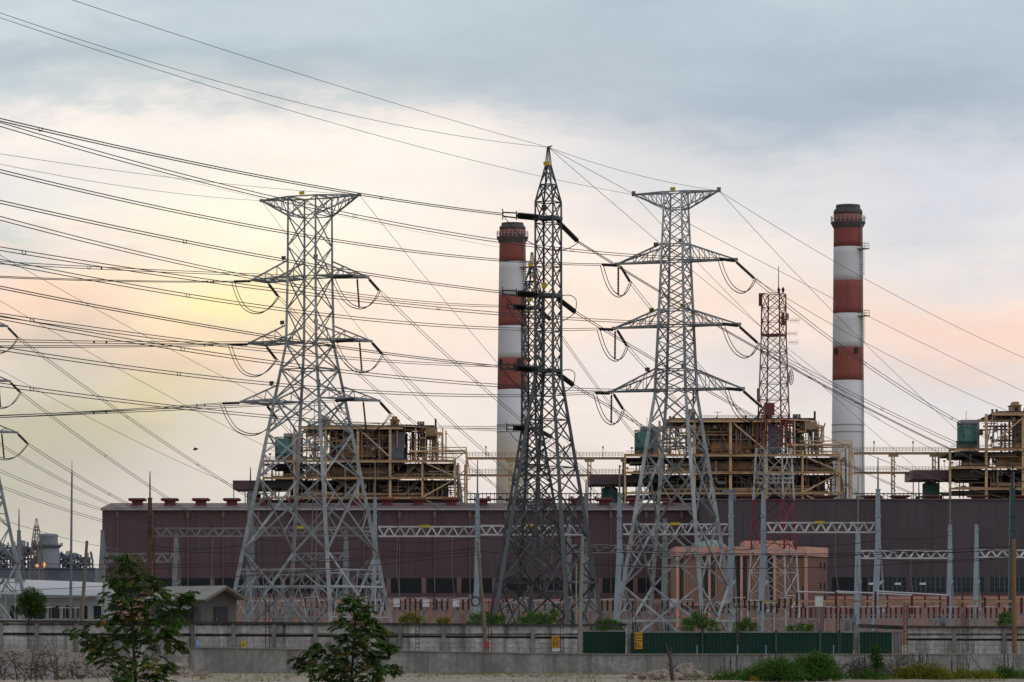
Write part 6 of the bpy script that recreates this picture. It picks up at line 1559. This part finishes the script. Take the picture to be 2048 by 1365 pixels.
# boulders and stones
rnd = random.Random(77)
for j, (px, py, r, D, lab) in enumerate(((1296,1357,17,178,'rounded pale brown boulder at the outer end of the rock pile'),(1320,1350,16,181,'broad pale boulder second in the rock pile'),(1350,1356,15,176,'boulder behind the dead stump foot'),(1372,1340,17,182,'high boulder crowning the rock pile'),
      (1390,1352,18,180,'large boulder at the bush end of the rock pile'),(1335,1364,13,173,'low boulder in front of the dead stump'),(1408,1362,12,178,'small boulder nearest the green bushes'),
      (1002,1356,13,186,'lone rounded tan boulder before the retaining wall'),(1065,1358,8,186,'little brown stone left in the middle of the dirt strip'),(1082,1354,9,189,'dark brown stone heaped in the middle of the dirt strip'),(1098,1357,8,186,'flat brown stone right in the middle of the dirt strip'))):
    mb = MB(); c = P(px, py, D); rr = S(r, D); vs = []; n = 18; rows = 12; off = Vector((j*3.7,1,2))
    for a in range(rows+1):
        ph = math.pi*a/rows
        for b in range(n):
            t = 2*math.pi*b/n; d = Vector((math.sin(ph)*math.cos(t),math.sin(ph)*math.sin(t),math.cos(ph)))
            q = rr*(1+.34*noise.noise(d*1.5+off)+.16*noise.noise(d*4+off)); vs.append((c.x+d.x*q*1.2,c.y+d.y*q*1.2,max(-.05,c.z-.05+d.z*q*.85)))
    fs = [(a*n+b,(a+1)*n+b,(a+1)*n+(b+1)%n,a*n+(b+1)%n) for a in range(rows) for b in range(n)]
    mb.add(vs, fs); tag(mb.build('boulder', M['stone'], None, False), lab, 'boulder', 'boulders in the foreground')
mb = MB()
for i in range(220): px = rnd.uniform(400,1700); D = rnd.uniform(170,203); rock_into(mb, ((px-1024)/F*D, D, .02), rnd.choice((.03,.04,.06,.09)), rnd, 5)
for i in range(140): px = rnd.gauss(1345,45); D = rnd.uniform(174,186); rock_into(mb, ((px-1024)/F*D, D, rnd.uniform(0,.25)), rnd.choice((.05,.08,.12,.17)), rnd, 6)
o = mb.build('rubble', M['stone'], None, False); o['kind'] = 'stuff'; tag(o, 'small stones strewn over the sandy strip before the retaining wall', 'rubble')
mb = MB()
for i in range(7000):
    px = rnd.uniform(370,2060); D = rnd.uniform(190,205) if rnd.random() < .6 else rnd.uniform(168,190); x_ = (px-1024)/F*D
    if noise.noise(Vector((x_*.5,D*.3,4))) < -.02: continue
    h = rnd.uniform(.08,.26); d = Vector((rnd.uniform(-.4,.4),rnd.uniform(-.4,.4),1)); p = Vector((x_,D,-.02)); w = .012
    mb.add([p+Vector((-w,0,0)),p+Vector((w,0,0)),p+d*h], [(0,1,2)])
o = mb.build('grass', M['leafolive']); o['kind'] = 'stuff'; tag(o, 'sparse dry yellow green grass on the sandy strip', 'grass')

# ---------------------------------------------------------------- conductors
def wire(label, a, b, sag, twin=.09, r=.034, name='power_line', spacers=(), m='wire', n=40, group='power lines', markers=()):
    """a hanging conductor between two points in space; sag in photo pixels at its middle; twin: half the bundle spacing in metres"""
    a = a if isinstance(a, Vector) else P(*a); b = b if isinstance(b, Vector) else P(*b)
    Dm = (a.y+b.y)/2; sg = S(sag, Dm); root = thing(name, label, 'cable', (a+b)/2-Vector((0,0,sg)), group)
    t0 = -.3 if px_of(a)[0] < -50 else 0.; t1 = 1.3 if px_of(b)[0] > 2100 else 1.      # spans run on beyond the frame
    at = lambda t, o=0.: a.lerp(b, t)+Vector((o*.8, 0, o-sg*4*t*(1-t)))
    for o in ((-twin, twin) if twin else (0,)):
        mb = MB(); mb.tube([at(t0+(t1-t0)*i/n, o) for i in range(n+1)], r, 5); mb.build('conductor', M[m], root)
    for t in spacers:
        mb = MB(); p = at(t); h = max(twin, .12)
        mb.bar(p+Vector((-h*.8,0,-h)), p+Vector((h*.8,0,-h)), .055); mb.bar(p+Vector((-h*.8,0,-h)), p+Vector((-h,0,h)), .05); mb.bar(p+Vector((h*.8,0,-h)), p+Vector((h,0,h)), .05); mb.build('spacer', M['wire'], root)
    for t in markers:
        mb = MB(); p = at(t, 0); mb.tube([p+Vector((0,0,-.14)),p,p+Vector((0,0,.14))], [.03,.085,.03], 6); mb.build('damper', M['wire'], root)
    return root
def E(y, x=-70, D=250): return (x, y, D)
BA = 'box-armed pylon'; PA = 'pointed-arm pylon'
# incoming circuits from the left, nearest conductors thickest
wire('twin line from the upper left edge to the top insulator of the tall dark spire', E(223), A2['aL'], 17, .07, .04, spacers=(.1,.7))
wire('twin line from upper left edge past the dark spire to the pointed-arm pylon top', E(228), A3['aRn'], 54, .1, .034, spacers=(.4,.72))
wire('twin line from mid left edge to the top outer arm of the '+PA, E(325), A3['aLn'], 37, .08, .036)
wire('twin line from mid left edge to the middle insulator of the tall dark spire', E(388), A2['bL'], 16, .08, .036, spacers=(.32,))
wire('twin line from mid left edge to the upper insulator of the slimmer dark spire', E(418), A2b['bL'], 34, .1, .034, spacers=(.45,))
wire('twin line from mid left edge to the middle inner arm of the '+PA, E(486), A3['bRn'], 30, .1, .032, spacers=(.05,.51))
wire('twin line from mid left edge to the middle outer arm of the '+PA, E(508), A3['bLn'], 36, .1, .032, spacers=(.25,))
wire('twin line from mid left edge to the lowest insulator of the tall dark spire', E(561), A2['cL'], 14, .07, .036, spacers=(.6,))
wire('twin line from lower left edge to the middle insulator of the slimmer dark spire', E(620), A2b['aL'], 18, .1, .032, spacers=(.07,.62))
wire('twin line from lower left edge to the lowest inner arm of the '+PA, E(622), A3['cRn'], 44, .1, .032, spacers=(.2,))
wire('twin line from lower left edge to the lowest outer arm of the '+PA, E(686), A3['cLn'], 34, .1, .032, spacers=(.24,))
wire('twin line from lower left edge to the lowest insulator of the slimmer dark spire', E(760), A2b['cL'], 20, .1, .032, spacers=(.07,))
wire('level twin line from left edge to the top outer arm of the '+BA, E(551,-70,300), A1['aLn'], 4, .05, .034, spacers=(), markers=(.87,.9))
wire('level twin line from left edge to the top inner arm of the '+BA, E(522,-70,300), A1['aRn'], 3, .09, .032, spacers=(.27,), markers=(.3,))
wire('level twin line from left edge to the middle outer arm of the '+BA, E(694,-70,300), A1['bLn'], 1, .07, .034, markers=(.87,.91))
wire('level twin line from left edge to the middle inner arm of the '+BA, E(680,-70,300), A1['bRn'], 4, .09, .032, markers=(.28,.31))
wire('rising twin line from left edge to the lowest outer arm of the '+BA, E(837,-70,300), A1['cLn'], 2, .07, .034, markers=(.87,.91))
wire('rising twin line from left edge to the lowest inner arm of the '+BA, E(836,-70,300), A1['cRn'], 2, .09, .032, markers=(.28,.31))
# down-leads from the pylons to the gantries
G = lambda px, D=555, py=1054: P(px, py, D)
wire('twin down-lead from the top inner arm of the '+BA+' to the pointed-arm foot', A1['aRf'], G(1330,500,1050), 26, .1, .03, spacers=(.3,.62))
wire('twin down-lead from the top outer arm of the '+BA+' across its body', A1['aLf'], G(1120,552), 30, .1, .03, spacers=(.4,))
wire('twin down-lead from the middle inner arm of the '+BA+' to the dark spire', A1['bRf'], G(1170,552), 20, .1, .03, spacers=(.45,))
wire('twin down-lead from the middle outer arm of the '+BA+' into the yard', A1['bLf'], G(930,560), 24, .1, .03, spacers=(.5,))
wire('twin down-lead from the lowest inner arm of the '+BA, A1['cRf'], G(1020,552), 14, .1, .03)
wire('twin down-lead from the lowest outer arm of the '+BA, A1['cLf'], G(800,560), 16, .1, .03)
wire('twin down-lead from the top inner arm of the '+PA+' past the chimney', A3['aRf'], P(2110,935,470), 34, .11, .032, spacers=(.33,.62))
wire('twin down-lead from the middle inner arm of the '+PA+' past the tall chimney', A3['bRf'], P(2110,968,470), 14, .11, .032, spacers=(.38,.7))
wire('twin down-lead from the lowest inner arm of the '+PA+' to the yard gantry', A3['cRf'], G(1890,640,1103), 22, .1, .03, spacers=(.5,))
wire('twin down-lead from the top outer arm of the '+PA+' crossing its body', A3['aLf'], G(1740,492,1048), 36, .1, .03, spacers=(.3,))
wire('twin down-lead from the middle outer arm of the '+PA+' crossing its body', A3['bLf'], G(1660,492,1048), 32, .1, .03, spacers=(.45,))
wire('twin down-lead from the lowest outer arm of the '+PA+' crossing its body', A3['cLf'], G(1560,492,1048), 22, .1, .03)
wire('heavy down-lead from the tall dark spire top sweeping to the right edge', A2['aR'], P(2110,990,520), 26, .05, .042, spacers=(.5,.85))
wire('heavy down-lead from the middle of the tall dark spire behind the pointed-arm pylon', A2['bR'], P(1880,1010,560), 20, .07, .036, spacers=(.4,))
wire('heavy down-lead from the lowest insulator of the tall dark spire', A2['cR'], G(1700,492,1048), 18, .07, .034)
wire('down-lead from the upper insulator of the slimmer dark spire', A2b['bR'], G(1430,500,1050), 22, .09, .03)
wire('down-lead from the lowest insulator of the slimmer dark spire', A2b['cR'], G(1250,500,1050), 6, .09, .03)
wire('twin down-lead from the top of the cut-off pylon crossing the open sky', A1b['aRf'], G(600,570,1056), 12, .1, .034, spacers=(.35,.6))
wire('twin down-lead from the middle of the cut-off pylon crossing the open sky', A1b['bRf'], G(430,562,1057), 8, .1, .034, spacers=(.4,))
wire('twin down-lead from the cut-off pylon to the rusty gantry column', A1b['cRf'], G(360,562,1057), 10, .1, .034, spacers=(.5,))
wire('twin down-lead from outside the frame, nearest above the wall end', P(-80,838,480), G(330,562,1057), 14, .1, .03)
wire('twin line dropping from the left edge to the outer hall corner', P(-80,905,470), G(300,560,1046), 12, .11, .03)
wire('lowest twin line dropping from the left edge to the outer hall corner', P(-80,940,470), G(300,560,1066), 10, .11, .03)
wire('single line sagging from the left edge under the twin lines', P(-80,1010,470), G(240,690,1100), 8, 0, .035)
wire('level twin lead from the first boiler house stack to the slimmer dark spire', P(908,857,905), P(1036,861,470), 1, .12, .05)
# thin earth wires
ew = lambda lab, a, b, sag, r=.022, **k_: wire(lab, a, b, sag, 0, r, 'earth_wire', m='thinwire', group='earth wires', **k_)
top2 = A2['top']
ew('earth wire from the top left edge to the tip of the tall dark spire', P(90,-18,230), top2, 8, .02)
ew('earth wire from the left edge to the tip of the tall dark spire', P(-70,2,230), top2, 36, .02)
ew('earth wire from the left edge to the outer tip of the '+PA, P(-70,12,230), A3['tL'], 26, .02)
ew('earth wire between the dark spire tip and the inner tip of the '+PA, top2, A3['tR'], 10)
ew('earth wire from the dark spire tip toward the lower right edge', top2, P(2110,812,480), 12, .024)
ew('second earth wire from the dark spire tip, dropping more steeply', top2, P(1760,840,520), 10, .024)
ew('earth wire from the inner tip of the '+PA+' to the right edge', A3['tR'], P(2110,742,480), 20, .024)
ew('earth wire from the inner tip of the '+PA+' dropping past the tall chimney', A3['tR'], P(1960,900,520), 16, .024)
ew('earth wire from the outer tip of the '+PA+' dropping behind it', A3['tL'], P(1900,990,560), 24, .024)
ew('faint earth wire from the left edge to the inner tip of the '+BA, P(-70,297,300), A1['tR'], 10, .02)
ew('faint earth wire from the left edge to the outer tip of the '+BA, P(-70,314,300), A1['tL'], 12, .02)
ew('faint earth wire from the inner tip of the '+BA+' to the spire foot', A1['tR'], P(1240,995,500), 16, .024)
ew('faint earth wire from the outer tip of the '+BA+' through its body', A1['tL'], P(1000,985,555), 16, .024)
ew('faint earth wire descending from the left edge past the sun glow', P(-70,470,430), P(955,990,555), 22, .026)
ew('faint earth wire descending from the left edge, middle of the three', P(-70,560,430), P(750,997,565), 16, .026)
ew('faint earth wire descending from the left edge, lowest of the three', P(-70,700,430), P(500,985,575), 12, .026)
ew('faint earth wire behind both big pylons at the height of the sun glow', P(300,345,900), P(1010,497,1000), 6, .03)
ew('thin line falling past the red and white mast to the right edge', A3['aRf'], P(2110,860,480), 18, .026)
ew('thin line falling from the middle arm of the pointed-arm pylon to the right edge', A3['bRf'], P(2110,1010,480), 22, .026)
ew('thin line falling from the lowest arm of the pointed-arm pylon to the green column', A3['cRf'], P(2025,1000,480), 16, .03)
ew('thin line from the tall blue grey column to the third boiler house foot', P(1756,985,490), P(2110,1075,470), 14, .03)
# strain bus and droppers in the yard, in front of the halls
sw = lambda lab, a, b, sag, r=.045: wire(lab, a, b, sag, 0, r, 'bus_cable', group='strain bus cables in the yard', n=24)
j = 0
for (xa, xb, D, py, sg) in ((300,500,556,1092,8),(300,750,556,1100,9),(500,750,566,1078,7),(750,955,556,1080,7),(750,955,556,1098,10),(955,1172,548,1076,6),(955,1239,530,1102,9),(1172,1239,520,1090,4),(1239,1462,497,1076,8),(1239,1462,497,1105,10),(1462,1527,497,1098,4),(1527,1756,490,1085,9),(1527,1756,490,1108,10),(1756,1900,560,1075,6),(1756,2025,480,1098,10),(1756,2025,480,1118,9)):
    sw(f'dark strain bus cable hung low across the yard, {ORD[j]} span from the rusty gantry column', P(xa,py,D), P(xb,py-4,D), sg); j += 1
for j, (px, D, y0, y1) in enumerate(((340,556,1075,1240),(425,556,1075,1235),(655,566,1075,1195),(795,556,1075,1199),(852,556,1075,1199),(905,556,1075,1199),(1010,548,1072,1190),(1105,548,1072,1200),(1290,497,1070,1190),(1405,497,1070,1200),(1580,490,1066,1180),(1672,490,1066,1184),(1715,635,1119,1190),(1822,635,1119,1192))):
    mb = MB(); p, q = P(px,y0,D), P(px+5,y1,D); mb.tube([p, p.lerp(q,.5)+Vector((-.3,0,0)), q], .04, 5)
    tag(mb.build('dropper', M['truss_dim'] if j % 2 else M['wire']), f'thin dropper lead hanging from a lattice beam, {ORD[j]} counted from the rusty column', 'cable', 'dropper leads under the beams')
# street-side distribution lines in front of the yard
for j, (ya, yb, sg) in enumerate(((1096,1092,14),(1102,1100,10),(1128,1112,16))):
    wire(f'black street line running level between concrete pole and right timber pole, {("topmost","middle","lowest")[j]} of three', P(1163,ya,279), P(2028,yb,255), sg, 0, .022, 'street_line', group='street lines')
for j, (ya, yb, sg) in enumerate(((1122,1098,18),(1138,1104,12),(1186,1110,8))):
    wire(f'black street line from the left edge to the coiled cable pole, {("topmost","middle","lowest")[j]} of three', P(-60,ya,320), P(956,yb,262), sg, 0, .022, 'street_line', group='street lines')
wire('drooping service cable from the coiled cable pole to the low yard', P(960,1196,262), P(540,1212,420), 8, 0, .025, 'street_line', group='street lines')
# a bird perched high and one flying
for j, (px, py, lab) in enumerate(((391,900,'small dark bird flying in front of the yellow grey cloud'),(1100,294,'small dark bird perched on the dark spire tip'))):
    D = 330 if j == 0 else 369.6; c = P(px, py, D); root = thing('bird', lab, 'bird', c); s_ = .16
    mb = MB(); mb.tube([c+Vector((-s_*1.6,0,-.02)),c+Vector((-s_*.8,0,.03)),c,c+Vector((s_*.7,0,.06)),c+Vector((s_*1.1,0,.1)),c+Vector((s_*1.5,0,.08))], [.01,.05,.08,.05,.055,.008], 7)
    if j == 0:
        for q in (-1,1): mb.add([c+Vector((-.1,0,.04)),c+Vector((.12,0,.04)),c+Vector((.02,q*.25,.2)),c+Vector((-.1,q*.5,.12)),c+Vector((-.1,0,.02)),c+Vector((.12,0,.02)),c+Vector((.02,q*.25,.18)),c+Vector((-.1,q*.5,.11))], [(0,1,2,3),(7,6,5,4),(0,4,5,1),(1,5,6,2),(2,6,7,3),(3,7,4,0)])
    else:
        for q in (-.02,.02): mb.bar(c+Vector((0,q,-.06)), c+Vector((0,q,-.16)), .012)
    mb.build('body', M['black'], root)
